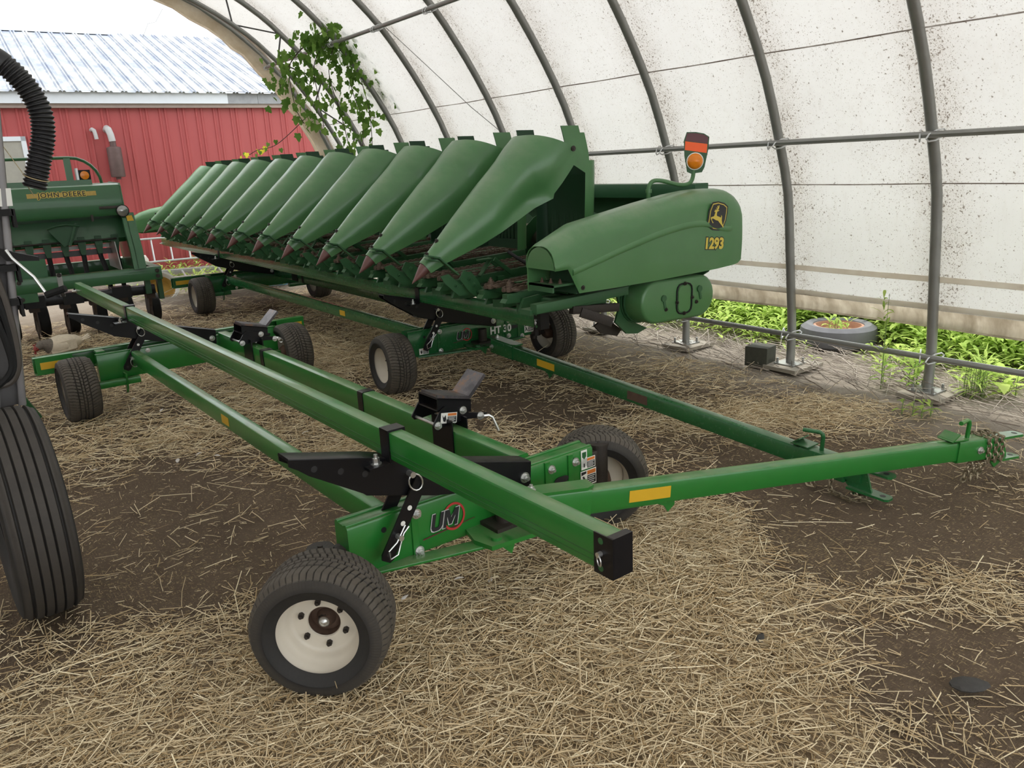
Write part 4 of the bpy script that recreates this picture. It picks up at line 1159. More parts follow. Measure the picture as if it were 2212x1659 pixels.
    mk('deck_light_block', sh(MB().shell([[(x, y, z) for x, z in ((3.06, .868), (3.5, .872), (4.04, .885))] for y in (y0, y1)], .005)), HB, root)  # added sheet that blocks light from below and keeps the deck dark
    bs = MB(); prof = [(4.02, .92), (4.06, .88), (4.20, .84), (4.40, .90), (4.52, 1.02), (4.56, 1.20), (4.55, 1.42)]
    mk('back_sheet', sh(bs.shell([[(x, y, z) for x, z in prof] for y in (y0, y1)], .006)), HB, root, smooth=60)
    mk('top_beam', sh(MB().beam((4.48, y0+.15, 1.455), (4.48, y1, 1.455), .14, .105, .008)), paint('chipped_green_paint', (.018, .085, .032), .5, .25, rust=.55, coat=0), root)
    mk('cross_auger', sh(MB().cyl((4.28, y0, 1.10), (4.28, y1, 1.10), .085, 24)), M['auger'], root)
    fl = []; turns = 18
    for k in range(turns*14+1):
        q = 2*math.pi*k/14; yy = y0+(y1-y0)*k/(turns*14)
        fl.append([(4.28+.085*math.cos(q), yy, 1.10+.085*math.sin(q)), (4.28+.20*math.cos(q), yy, 1.10+.20*math.sin(q))])
    mk('auger_flight', sh(MB().shell(fl, .005)), HB, root, smooth=60)
    for yl in (y0+.3, 8.2, y1-.3): mk('rear_post', sh(MB().beam((4.5, yl, .82), (4.5, yl, 1.4), .1, .1)), HB, root)
    # drive shafts hose and small fittings seen through the front gap
    mk('hydraulic_hose', sh(MB().tube(catmull([(2.95, 4.12, 1.16), (3.02, 4.0, 1.08), (3.16, 3.92, 1.02), (3.30, 3.86, .99), (3.36, 3.86, 1.12)], 4), .012, 8)), M['blackdull'], root)
    # ---------------- end panels
    def end_panel(near):
        sg = 1 if near else -1
        yn = YF-PIT-.155 if near else YF+PIT*NS+.155
        X = [2.80, 2.82, 2.90, 2.98, 3.06, 3.30, 3.63, 3.90, 4.08, 4.20, 4.30, 4.36, 4.41, 4.432, 4.44]
        zt = [(2.80, 1.232), (2.82, 1.248), (2.90, 1.282), (3.06, 1.340), (3.30, 1.375), (3.63, 1.422), (3.90, 1.458), (4.08, 1.474), (4.20, 1.478), (4.30, 1.474), (4.36, 1.464), (4.41, 1.443), (4.432, 1.422), (4.44, 1.400)]
        zb = [(2.80, 1.105), (2.905, 1.105), (2.98, .955), (3.5, .950), (4.17, .962), (4.36, .972), (4.41, .980), (4.44, 1.0)]
        dp = [(2.80, .255), (3.06, .29), (3.6, .33), (4.455, .34)]
        if not near:
            X = [2.36, 2.42, 2.55, 2.70]+X[2:]
            zt = [(2.36, 1.10), (2.42, 1.17), (2.55, 1.24), (2.70, 1.285)]+zt[3:]
            zb = [(2.36, 1.02), (2.42, .97), (2.55, .935), (2.98, .935)]+zb[3:]
            dp = [(2.36, .10), (2.55, .20), (2.80, .26)]+dp[1:]
        g = []
        for x in X:
            T_, B_, D_ = ip(x, zt), ip(x, zb), ip(x, dp); rr = min(.13, (T_-B_)*.8, D_*.5)
            row = []
            for q in np.linspace(0, 1, 7): row.append((x, yn+sg*(.006*math.sin(q*math.pi)*-1), B_+(T_-rr-B_)*q))
            for q in np.linspace(0, math.pi/2, 8)[1:]: row.append((x, yn+sg*rr*(1-math.cos(q)), T_-rr+rr*math.sin(q)))
            for q in np.linspace(0, math.pi/2, 8)[1:]: row.append((x, yn+sg*(D_-rr+rr*math.sin(q)), T_-rr+rr*math.cos(q)))
            row.append((x, yn+sg*D_, max(B_, T_-rr-.18)))
            g.append(row)
        b = MB().shell(g, .007, 0, flip=near)
        # closed nose face
        if near:
          D_ = ip(2.80, dp); arc = [(0, 1.105)]+[(D_/2-D_/2*math.cos(q), 1.105+.127*math.sin(q)) for q in np.linspace(0, math.pi, 15)]+[(D_, 1.105)]
          b.prism([(p, q) for p, q in arc], (2.803, yn, 0), (0, sg, 0), (0, 0, 1), -.004, .004)
          b.bounds(2.80, 2.93, min(yn+sg*D_, yn+sg*(D_-.01)), max(yn+sg*D_, yn+sg*(D_-.01)), .965, 1.11)
        # rear closing face
        rf = [r_ for r_ in g[-1]]; m = len(rf)
        b.add(rf, [tuple(range(m)) if near else tuple(range(m-1, -1, -1))])
        ep = mk('end_panel', sh(b), PO, root, smooth=38)
        # raised crease along the side
        cz = [(2.93, 1.085), (3.10, 1.122), (3.35, 1.180), (3.63, 1.238), (3.85, 1.268), (4.0, 1.275), (4.10, 1.262), (4.20, 1.235), (4.29, 1.220), (4.33, 1.222)]
        cp = catmull([np.array((x, z)) for x, z in cz], 4)
        st = [[(p[0], yn-sg*(.0075+e), p[1]+o) for o, e in ((-.030, -.006), (-.015, .010), (.010, .010), (.028, -.006))] for p in cp]
        mk('crease', sh(MB().shell(st, .004, flip=not near)), PO, ep, smooth=50)
        if not near: return
        # shelf with bolts inside the nose opening
        shf = mk('shelf', sh(MB().bounds(2.80, 2.98, yn+.02, yn+.24, 1.005, 1.017).bounds(2.80, 2.812, yn+.02, yn+.24, .975, 1.017)), HB, ep)
        for dx, dy in ((.06, .19), (.07, .12), (.09, .06)): mk('bolt', sh(MB().bolt((2.80+dx, yn+dy, 1.017), (0, 0, 1), .009, .014)), M['rust'], shf)
        mk('inner_wall', sh(MB().bounds(2.97, 2.985, yn+.01, yn+.25, .95, 1.20)), M['hood_in'], ep)
        mk('panel_bolt', sh(MB().bolt((3.005, yn-.008, .985), (0, -1, 0), .010, .006)), M['kingpin'], ep)
        # emblem: shield, border and leaping deer
        ec = V(4.178, yn-.0145, 1.310); k = .00051
        def PX(pts): return [((x-468)*k*1.38, -(y-325)*k+.05*(x-468)*k) for x, y in pts]
        sh_o = PX([(392, 140), (470, 138), (560, 172), (612, 222), (608, 300), (590, 400), (545, 505), (480, 512), (400, 490), (325, 425), (322, 380), (345, 230)])
        sh_i = PX([(398, 160), (470, 156), (550, 188), (596, 230), (592, 300), (575, 395), (535, 488), (480, 494), (410, 474), (342, 416), (340, 380), (362, 240)])
        sh_n = PX([(402, 172), (470, 167), (545, 198), (586, 236), (582, 300), (566, 390), (530, 478), (480, 482), (415, 464), (352, 410), (350, 380), (370, 244)])
        em = mk('emblem', sh(MB().prism(sh_o, ec, (1, 0, 0), (0, 0, 1), 0, .002)), M['ink'], ep, label='black shield emblem with a yellow leaping deer')
        mk('emblem_border', sh(MB().prism(sh_i, ec, (1, 0, 0), (0, 0, 1), .002, .0028)), M['deeryellow'], em)
        mk('emblem_field', sh(MB().prism(sh_n, ec, (1, 0, 0), (0, 0, 1), .0028, .0036)), M['ink'], em)
        de = MB()
        parts = [[(415, 252), (455, 246), (486, 254), (470, 263), (455, 266), (448, 300), (450, 318), (412, 318), (424, 285), (432, 270), (418, 266)],
                 [(366, 325), (412, 318), (450, 318), (500, 345), (522, 356), (520, 385), (498, 392), (470, 383), (440, 372), (412, 352), (400, 345), (384, 342)],
                 [(366, 325), (384, 342), (382, 360), (404, 400), (394, 402), (368, 345)],
                 [(510, 318), (524, 335), (522, 358), (505, 352), (514, 340)],
                 [(498, 392), (520, 385), (530, 430), (549, 470), (543, 484), (520, 448), (485, 405), (470, 383)],
                 [(441, 246), (436, 238), (452, 236), (462, 228), (440, 225), (438, 215), (455, 220), (464, 216), (452, 200), (458, 192), (470, 212), (474, 190), (484, 192), (480, 222), (472, 240), (460, 247)],
                 [(420, 238), (438, 240), (436, 246), (422, 246)]]
        for p in parts: de.prism(PX(p), ec, (1, 0, 0), (0, 0, 1), .0036, .0046)
        mk('emblem_deer', sh(de), M['deeryellow'], em)
        nx_ = text_on('number_outline', '1293', .098, M['ink'], ep, tuple(V(4.152, yn-.0125, 1.132)-O), (1, 0, -.09), (.09, 0, 1), bold=.010, depth=.0006)
        text_on('number', '1293', .098, M['deeryellow'], ep, tuple(V(4.152, yn-.0138, 1.132)-O), (1, 0, -.09), (.09, 0, 1), bold=.0042, depth=.0006)
        # drive housing under the panel
        hc = V(3.86, yn+.02, .800); tl = R(1.5); uu = V(math.cos(tl), 0, -math.sin(tl)); vv = V(math.sin(tl), 0, math.cos(tl))
        def stad(hw, r, nseg=12):
            return [(hw+r*math.cos(q), r*math.sin(q)) for q in np.linspace(-math.pi/2, math.pi/2, nseg)]+[(-hw+r*math.cos(q), r*math.sin(q)) for q in np.linspace(math.pi/2, 3*math.pi/2, nseg)]
        secs = []
        for t_, grow in ((0, -.02), (.004, -.008), (.014, 0), (.16, .0)):
            secs.append([hc+uu*p+vv*q+V(0, t_, 0) for p, q in stad(.205, .140+grow)])
        dh = mk('drive_housing', sh(MB().ring(secs, None)), PO, root, smooth=40)
        mk('housing_flange', sh(MB().ring([[hc+uu*p+vv*q+V(0, t_, 0) for p, q in stad(.205, .150)] for t_ in (.150, .160)], None).ring([[hc+uu*p+vv*q+V(0, t_, 0) for p, q in stad(.205, .156)] for t_ in (.172, .20)], None)), HB, dh)
        def rrect(w_, h, r): return [(sx*(w_-r)+r*math.cos(R(a0+q)), sy*(h-r)+r*math.sin(R(a0+q))) for sx, sy, a0 in ((1, 1, 0), (-1, 1, 90), (-1, -1, 180), (1, -1, 270)) for q in (0, 30, 60, 90)]
        dc = hc+uu*.045
        sl = MB().tube([dc+uu*p+vv*q+V(0, -.004, 0) for p, q in rrect(.072, .098, .045)], .0055, 6, closed=True)
        seal = mk('door_seal', sh(sl), M['blackdull'], dh)
        dr = mk('inspection_door', sh(MB().prism(rrect(.058, .084, .034), dc+V(0, -.0005, 0), uu, vv, 0, .004)), PO, dh)
        for dx, dz in ((.0, .098), (.0, -.098), (.072, -.0), (-.072, -.02)): mk('bolt', sh(MB().bolt(dc+uu*dx+vv*dz+V(0, -.006, 0), (0, -1, 0), .009, .006)), M['kingpin'], dh)
        for cx, cz_ in ((-.15, .02), (.19, .05)):
            mk('boss', sh(MB().cyl(hc+uu*cx+vv*cz_, hc+uu*cx+vv*cz_+V(0, -.010, 0), .022, 16).beam(hc+uu*cx+vv*cz_+V(0, -.003, 0), hc+uu*(cx+.02)+vv*(cz_-.07)+V(0, -.003, 0), .006, .02, .002)), HB, dh)
        for bu, bv in ((-.125, -.055), (.165, -.035)): mk('bolt', sh(MB().bolt(hc+uu*bu+vv*bv+V(0, -.002, 0), (0, -1, 0), .009, .006)), M['kingpin'], dh)
        # plates and brackets joining housing to the frame
        mk('gusset_plate', sh(MB().prism([(3.44, .97), (3.62, .97), (3.62, .66), (3.75, .60), (3.66, .575), (3.56, .59), (3.46, .68), (3.50, .78)], (0, yn+.21, 0), (1, 0, 0), (0, 0, 1), -.008, .008)), HB, root)
        mk('lower_bracket', sh(MB().prism([(3.36, .66), (3.46, .70), (3.60, .60), (3.56, .56), (3.42, .60)], (0, yn+.30, 0), (1, 0, 0), (0, 0, 1), -.008, .008).beam((3.02, yn+.12, .835), (3.40, yn+.12, .80), .04, .05, .003).beam((3.08, yn+.10, .815), (3.30, yn+.06, .725), .012, .06, .002).beam((3.30, yn+.05, .73), (3.30, yn+.05, .80), .012, .03, .002)), M['kingpin'], root)
        mk('side_rail', sh(MB().beam((2.72, yn+.10, .885), (3.45, yn+.10, .905), .06, .055, .004).beam((2.70, yn+.16, .862), (3.30, yn+.16, .862), .10, .03, .003)), HB, root)
    end_panel(True); end_panel(False)
    # ---------------- marker light on a bent arm
    yb = 3.80
    lp = catmull([(3.93, yb+.04, 1.42), (3.93, yb+.04, 1.50), (3.955, yb+.03, 1.545), (4.02, yb, 1.545), (4.13, yb-.04, 1.515), (4.20, yb-.06, 1.515), (4.235, yb-.07, 1.545), (4.245, yb-.075, 1.62)], 4)
    arm = mk('light_arm', sh(MB().tube(lp, .014, 10).cyl((3.93, yb+.04, 1.47), (3.93, yb+.04, 1.495), .022, 12)), PO, root)
    nb = unit((-.62, -.78, 0)); ub = V(.78, -.62, 0); bo_ = V(4.245, yb-.085, 1.60)
    plate = [(-.055, -.005), (-.028, -.018), (.045, -.012), (.062, .02), (.085, .135), (.090, .215), (.055, .238), (.0, .250), (-.06, .252), (-.078, .20), (-.074, .10), (-.060, .03)]
    mp_ = mk('marker_plate', sh(MB().prism(plate, bo_, ub, (0, 0, 1), -.004, .004)), HB, arm)
    wv = np.cross(ub, V(0, 0, 1)); sgn = 1 if wv@nb > 0 else -1
    f0 = .0045 if sgn > 0 else -.0055
    mk('reflector_dark', sh(MB().prism([(-.070, .197), (.078, .172), (.084, .212), (.052, .232), (.0, .243), (-.058, .245)], bo_, ub, (0, 0, 1), f0, f0+.001)), M['maroon'], mp_)
    mk('reflector_orange', sh(MB().prism([(-.072, .138), (.074, .112), (.078, .170), (-.070, .194)], bo_, ub, (0, 0, 1), f0, f0+.001)), M['orange'], mp_)
    mk('amber_lamp', sh(MB().lathe([(.052, 0), (.052, .012), (.046, .026), (.030, .038), (.0, .042)], bo_+V(0, 0, .062)+ub*-.004+nb*.004, nb, 24)), M['amber'], mp_)
    mk('lamp_bezel', sh(MB().lathe([(.050, 0), (.057, .0), (.057, .010), (.052, .012)], bo_+V(0, 0, .062)+ub*-.004+nb*.003, nb, 24)), M['white'], mp_)
M['auger'] = plain('worn_auger_tube', (.20, .17, .13), .5, .4, var=.3, scale=8)
make_header()
# ------------------------------------------------------------------ grain drill
def make_drill():
    O = V(.60, 10.2, 0)
    root = thing('grain_drill', 'green grain drill with yellow maker decal standing in the open end at left', 'grain drill', tuple(O))
    G = M['green_drill']; sh = lambda b: b.shift(tuple(-O))
    x0, x1 = -1.2, 1.80
    # seed box: front face leaning, belly falling back
    prof = [(9.98, 1.655), (9.99, 1.672), (10.03, 1.685), (10.10, 1.688), (10.60, 1.70), (10.62, 1.20), (10.42, 1.02), (10.18, 1.03), (10.14, 1.08), (10.20, 1.30), (9.96, 1.34), (9.945, 1.37)]
    bx = mk('seed_box', sh(MB().prism([(y, z) for y, z in prof], (0, 0, 0), (0, 1, 0), (0, 0, 1), x0, x1)), G, root)
    mk('box_lid', sh(MB().bounds(x0, x1-.25, 10.12, 10.62, 1.700, 1.735).bounds(x0, x1-.25, 10.10, 10.13, 1.66, 1.74)), G, bx)
    # curved end plate
    ep = [(9.93, 1.36), (9.97, 1.66), (10.0, 1.69), (10.62, 1.71), (10.66, 1.1), (10.5, .74), (9.72, .74), (9.76, .95), (9.84, 1.12)]
    mk('end_plate', sh(MB().prism(ep, (0, 0, 0), (0, 1, 0), (0, 0, 1), x1, x1+.012).prism([(9.93, 1.36), (9.84, 1.12), (9.76, .95), (9.72, .74), (9.78, .74), (9.82, .94), (9.90, 1.10), (9.98, 1.34)], (0, 0, 0), (0, 1, 0), (0, 0, 1), x1-.04, x1+.09)), G, root)
    mk('inner_plate', sh(MB().prism([(9.95, 1.05), (10.5, 1.05), (10.5, .74), (9.80, .74)], (0, 0, 0), (0, 1, 0), (0, 0, 1), x1-.16, x1-.15)), M['galv'], root)
    # decal
    fn = unit((0, 9.965-9.98, -(1.37-1.655))); fu = V(1, 0, 0); fv = unit((0, 9.98-9.945, 1.655-1.37))
    dc = V(1.215, 9.972, 1.592)-fv*.0
    w0 = np.cross(fu, fv)
    de = mk('decal', sh(MB().prism([(-.335, -.024), (.335, -.024), (.335, .024), (-.335, .024)], dc+w0*.001, fu, fv, 0, .0015)), M['gold'], bx, label='long gold maker decal with black lettering')
    text_on('decal_outline', 'JOHN DEERE', .074, M['deeryellow'], de, tuple(dc+w0*.003-O), fu, fv, bold=.0065, depth=.0004, spacing=1.12)
    text_on('decal_lettering', 'JOHN DEERE', .074, M['ink'], de, tuple(dc+w0*.0042-O), fu, fv, bold=.0018, depth=.0004, spacing=1.12)
    # work lamp and amber tape
    lc = V(1.775, 9.90, 1.385)
    lamp = mk('work_lamp', sh(MB().lathe([(0, .07), (.05, .06), (.066, .02), (.068, -.01), (.060, -.012)], lc, (0, 1, 0), 20)), M['blackdull'], root)
    mk('lamp_lens', sh(MB().lathe([(.060, -.010), (.04, -.020), (0, -.024)], lc, (0, 1, 0), 20)), M['glass'], lamp)
    mk('lamp_bracket', sh(MB().beam((1.55, 9.945, 1.43), (1.76, 9.92, 1.43), .01, .03, .002)), M['kingpin'], root)
    mk('edge_reflector', sh(MB().prism([(1.81, 1.24), (1.88, 1.24), (1.86, 1.33), (1.80, 1.33)], (0, 9.90, 0), (1, 0, 0), (0, 0, 1), 0, .004)), M['yellow'], root)
    mk('latch', sh(MB().bounds(1.45, 1.475, 9.93, 9.96, 1.29, 1.36)), M['kingpin'], bx)
    # walkway rail with amber light
    ar = [(x0, 10.55, 1.985)]+[(1.42, 10.55, 1.99)]+[(1.42+.30*math.sin(R(q)), 10.55, 1.99-.30*(1-math.cos(R(q)))*1.0) for q in (15, 30, 45, 60, 75, 90)]+[(1.725, 10.55, 1.69)]
    rl = mk('walkway_rail', sh(MB().tube(ar, .018, 8)), G, root)
    mk('rail_post', sh(MB().bounds(1.36, 1.43, 10.52, 10.545, 1.69, 1.985)), G, rl)
    al = mk('marker_light', sh(MB().bounds(1.475, 1.60, 10.44, 10.50, 1.725, 1.85)), M['blackdull'], root)
    mk('amber_lens', sh(MB().lathe([(.048, 0), (.046, .012), (.0, .018)], (1.538, 10.44, 1.79), (0, -1, 0), 20)), M['amber'], al)
    mk('light_bracket', sh(MB().bounds(1.45, 1.472, 10.40, 10.50, 1.70, 1.87)), M['alu'], al)
    # rate-setting quadrant below the belly
    mk('rate_quadrant', sh(MB().prism([(-.17, .10), (-.10, .125), (0, .135), (.10, .125), (.15, .11), (.06, -.06), (-.03, -.10), (-.07, -.05)], (1.18, 10.03, 1.135), (1, 0, 0), (0, 0, 1), 0, .008).tube([(1.18-.17, 10.01, 1.235), (1.18-.08, 10.01, 1.262), (1.18+.03, 10.01, 1.27), (1.18+.15, 10.01, 1.245)], .012, 6).beam((1.20, 10.01, 1.04), (1.30, 10.01, 1.28), .012, .03, .003)), M['green_dk'], root)
    # seed cups, metering shaft, tubes
    cupm = MB().prism([(-.035, .10), (.035, .10), (.040, .02), (.022, -.10), (-.022, -.10), (-.040, .02)], (0, 0, 0), (1, 0, 0), (0, 0, 1), -.03, .03).bounds(-.075, -.035, -.02, .02, .03, .07).mesh('seed_cup', M['green_dk'])
    mk('metering_shaft', sh(MB().cyl((x0, 10.12, 1.075), (x1-.1, 10.12, 1.075), .010, 8)), M['kingpin'], root)
    mk('white_bar', sh(MB().bounds(x0, 1.66, 10.30, 10.34, .975, 1.015)), M['white'], root)
    mk('dark_bar', sh(MB().bounds(x0, 1.70, 10.22, 10.28, .905, .965)), M['greysteel'], root)
    for i in range(9):
        x = .30+.173*i
        link('seed_cup', cupm, root, tuple(V(x, 10.16, 1.02)-O))
        dx = (.0, .08, .01, .10, .0, .02, -.01, .03, .0)[i]
        mk('seed_tube', sh(MB().tube(catmull([(x, 10.16, .93), (x, 10.15, .88), (x+dx*.6, 10.12, .78), (x+dx, 10.08, .62), (x+dx, 10.08, .45)], 3), .026, 8)), M['blackdull'], root)
    # frame
    fr = mk('front_frame', sh(MB().beam((.50, 9.80, .672), (2.05, 9.80, .672), .10, .150, .006).bounds(.42, .78, 9.76, 9.84, .50, .745)), G, root)
    mk('frame_plate', sh(MB().bounds(.55, .93, 9.95, 10.0, .72, .93)), G, root)
    mk('frame_strap', sh(MB().bounds(.985, 1.035, 9.738, 9.748, .53, .78)), M['galv'], fr)
    for x, z in ((.63, .72), (.63, .54), (1.01, .76), (1.01, .55), (2.0, .70), (2.0, .64)): mk('bolt', sh(MB().bolt((x, 9.738, z), (0, -1, 0), .016, .012)), M['kingpin'], fr)
    mk('side_frame', sh(MB().beam((2.0, 9.80, .69), (2.0, 10.75, .69), .10, .12, .006)), G, root)
    mk('rear_frame', sh(MB().beam((x0, 10.6, .74), (2.0, 10.6, .74), .10, .14, .006)), G, root)
    mk('tool_bar', sh(MB().beam((.40, 9.96, .475), (1.98, 9.96, .475), .13, .10, .006)), M['black'], root)
    for x in (.75, 1.12, 1.62): mk('bar_clamp', sh(MB().bounds(x-.10, x+.10, 9.885, 10.03, .415, .545)), M['black'], root)
    # openers: shank, blade, press wheel
    wh = MB().lathe([(0, -.05), (.10, -.05), (.17, -.055), (.195, -.04), (.20, 0), (.195, .04), (.17, .055), (.10, .05), (0, .05)], (0, 0, 0), (1, 0, 0), 28).mesh('press_wheel', M['blackdull'])
    shk = MB().beam((0, 0, .42), (0, .12, .14), .03, .07, .004).prism([(.03, .26), (.16, .22), (.14, .10), (.06, .0), (.04, .05), (.0, .12)], (0, 0, 0), (0, 1, 0), (0, 0, 1), -.008, .008).bounds(-.05, .05, -.06, .06, .36, .44).mesh('opener_shank', M['rustdk'])
    for i in range(6):
        x = .44+.30*i
        s_ = link('opener_shank', shk, root, tuple(V(x, 10.05, .0)-O)); link('press_wheel', wh, s_, (.10, .42, .20))
    # transport wheel at the far side
    mk('transport_tire', sh(MB().lathe([(.16, -.10), (.30, -.11), (.36, -.08), (.37, 0), (.36, .08), (.30, .11), (.16, .10)], (.35, 10.9, .37), (1, 0, 0), 32)), M['blackdull'], root)
    mk('hitch_bracket', sh(MB().bounds(1.86, 1.92, 9.80, 9.86, .44, .60).bounds(2.00, 2.05, 9.82, 9.90, .36, .60)), M['green_dk'], root)
M['green_dk'] = plain('dark_green_castings', (.015, .065, .025), .55)  # darker green of the cups, quadrant and hitch bracket
M['rustdk'] = plain('dark_rusty_steel', (.06, .042, .032), .7, .2, var=.4, scale=20)
make_drill()

# ------------------------------------------------------------------ machine at the left edge
def make_tender():
    O = V(.0, 3.9, 0)
    root = thing('seed_tender', 'dark grey mast with ribbed tyre, hydraulic hoses and black corrugated spout at left edge', 'farm machine', tuple(O))
    sh = lambda b: b.shift(tuple(-O))
    tm = tyre_mesh('tire', .432, .225, .20, 'rib', 260)
    t_ = link('tire', tm, root, tuple(V(.090, 3.57, .426)-O), (0, 0, R(3)))
    link('rim', MB().lathe([(.20, .09), (.19, .06), (.15, .04), (.06, .03), (0, .03)], (0, 0, 0), (1, 0, 0), 32).lathe([(.20, -.09), (.19, -.06), (.15, -.04), (.06, -.03), (0, -.03)], (0, 0, 0), (1, 0, 0), 32).mesh('rim', M['greysteel']), t_)
    # mast: leaning slightly to match its foot on the wheel fork
    ms = mk('mast', sh(MB().prism([(-.30, .80), (.165, .80), (.300, 2.02), (.292, 2.06), (-.15, 2.06)], (0, 3.98, 0), (1, 0, 0), (0, 0, 1), -.10, .10)), M['greysteel'], root)
    mk('mast_edge', sh(MB().beam((.168, 3.86, .80), (.302, 3.86, 2.05), .035, .03, .008)), M['greyedge'], ms)
    mk('mast_flange', sh(MB().prism([(-.02, .80), (.09, .80), (.165, 1.36), (.06, 1.36)], (0, 3.875, 0), (1, 0, 0), (0, 0, 1), 0, .006)), M['greyedge'], ms)
    mk('fork', sh(MB().bounds(-.10, .14, 3.94, 4.06, .42, .86)), M['greysteel'], root)
    # sticker
    mk('mast_label', sh(MB().prism([(-.02, -.035), (.03, -.035), (.035, .035), (-.015, .035)], (.255, 3.862, 1.66), (1, 0, 0), (0, 0, 1), .018, .019)), M['white'], ms)
    # hose clamps and hoses
    for z in (1.60, 1.38, 1.24):
        x = .165+(z-.80)*.110
        mk('hose_clamp', sh(MB().bounds(x-.12, x+.025, 3.80, 3.88, z-.012, z+.014).bounds(x+.02, x+.032, 3.80, 3.92, z-.06, z+.014)), M['blackdull'], ms)
    for k, (dx, col) in enumerate(((0, 'blackdull'), (.022, 'hosebrown'), (-.03, 'blackdull'))):
        mk('hydraulic_hose', sh(MB().tube(catmull([(.15+dx, 3.80, 1.36), (.165+dx, 3.78, 1.22), (.175+dx*.6, 3.77, 1.08), (.165+dx*.4, 3.77, .97), (.10+dx, 3.78, .925-.012*k), (.0, 3.79, .95-.015*k), (-.10, 3.80, 1.04)], 5), .0135, 8)), M[col], root)
    # crank lever
    lv = mk('crank_lever', sh(MB().tube([(.225, 3.80, 1.455), (.24, 3.79, 1.42), (.30, 3.77, 1.34), (.33, 3.76, 1.27)], .0065, 8)), M['steel'], root)
    mk('lever_grip', sh(MB().cyl((.33, 3.76, 1.262), (.40, 3.72, 1.285), .015, 10)), M['blackdull'], lv)
    mk('top_bracket', sh(MB().prism([(.18, 1.47), (.26, 1.44), (.335, 1.415), (.335, 1.40), (.22, 1.41)], (0, 3.83, 0), (1, 0, 0), (0, 0, 1), -.03, .03)), M['blackdull'], ms)
    # corrugated spout
    path = catmull([(.26, 3.92, 2.235), (.345, 3.90, 2.185), (.415, 3.89, 2.10), (.452, 3.885, 2.0), (.447, 3.885, 1.90), (.415, 3.885, 1.80), (.377, 3.885, 1.69)], 12)
    pp = [np.asarray(p) for p in path]; d = [0]
    for i in range(1, len(pp)): d.append(d[-1]+np.linalg.norm(pp[i]-pp[i-1]))
    N = 420; ss = np.linspace(0, d[-1], N); P = np.stack([np.interp(ss, d, [p[k] for p in pp]) for k in range(3)], 1)
    rr = [.043+(.0032*math.sin(s*2*math.pi/.0165) if s > .12 else .002) for s in ss]
    sp = mk('corrugated_spout', sh(MB().tube(list(P), rr, 20)), M['corr'], root)
    q = P[14]; tq = unit(P[16]-P[12]); mk('hose_band', sh(MB().cyl(q-tq*.012, q+tq*.012, .0475, 20)), M['alu'], sp)
    qi = N-30; q = P[qi]; tq = unit(P[qi+2]-P[qi-2]); e1 = unit(np.cross(tq, (0, 1, 0))); e2 = np.cross(tq, e1)
    tw = MB().tube([q+(e1*math.cos(a)+e2*math.sin(a))*.048+tq*.010*math.sin(a) for a in np.linspace(0, 2*math.pi, 17)[:-1]], .0022, 5, closed=True)
    tw.tube([q-e1*.0+e2*-.048, q+e2*-.05-V(.03, 0, .0), q+e2*-.052-V(.03, 0, .04), q+e2*-.052+V(-.015, 0, -.075)], .002, 5).tube([q+V(-.045, 0, .02), q+V(-.10, 0, .14), q+V(-.20, .03, .36)], .0016, 5)
    mk('twine_tie', sh(tw), M['twine'], sp)
    # green parking leg behind
    mk('support_leg', sh(MB().tube([(.08, 6.6, .66), (.25, 6.65, .30), (.38, 6.72, .01)], .024, 12)), M['green_drill'], root)
M['greyedge'] = plain('lit_grey_edge', (.20, .19, .19), .4, .4, var=.2)  # paler mast grey, the lit strip painted into its colour
M['hosebrown'] = plain('brown_hose', (.06, .05, .042), .6)
make_tender()

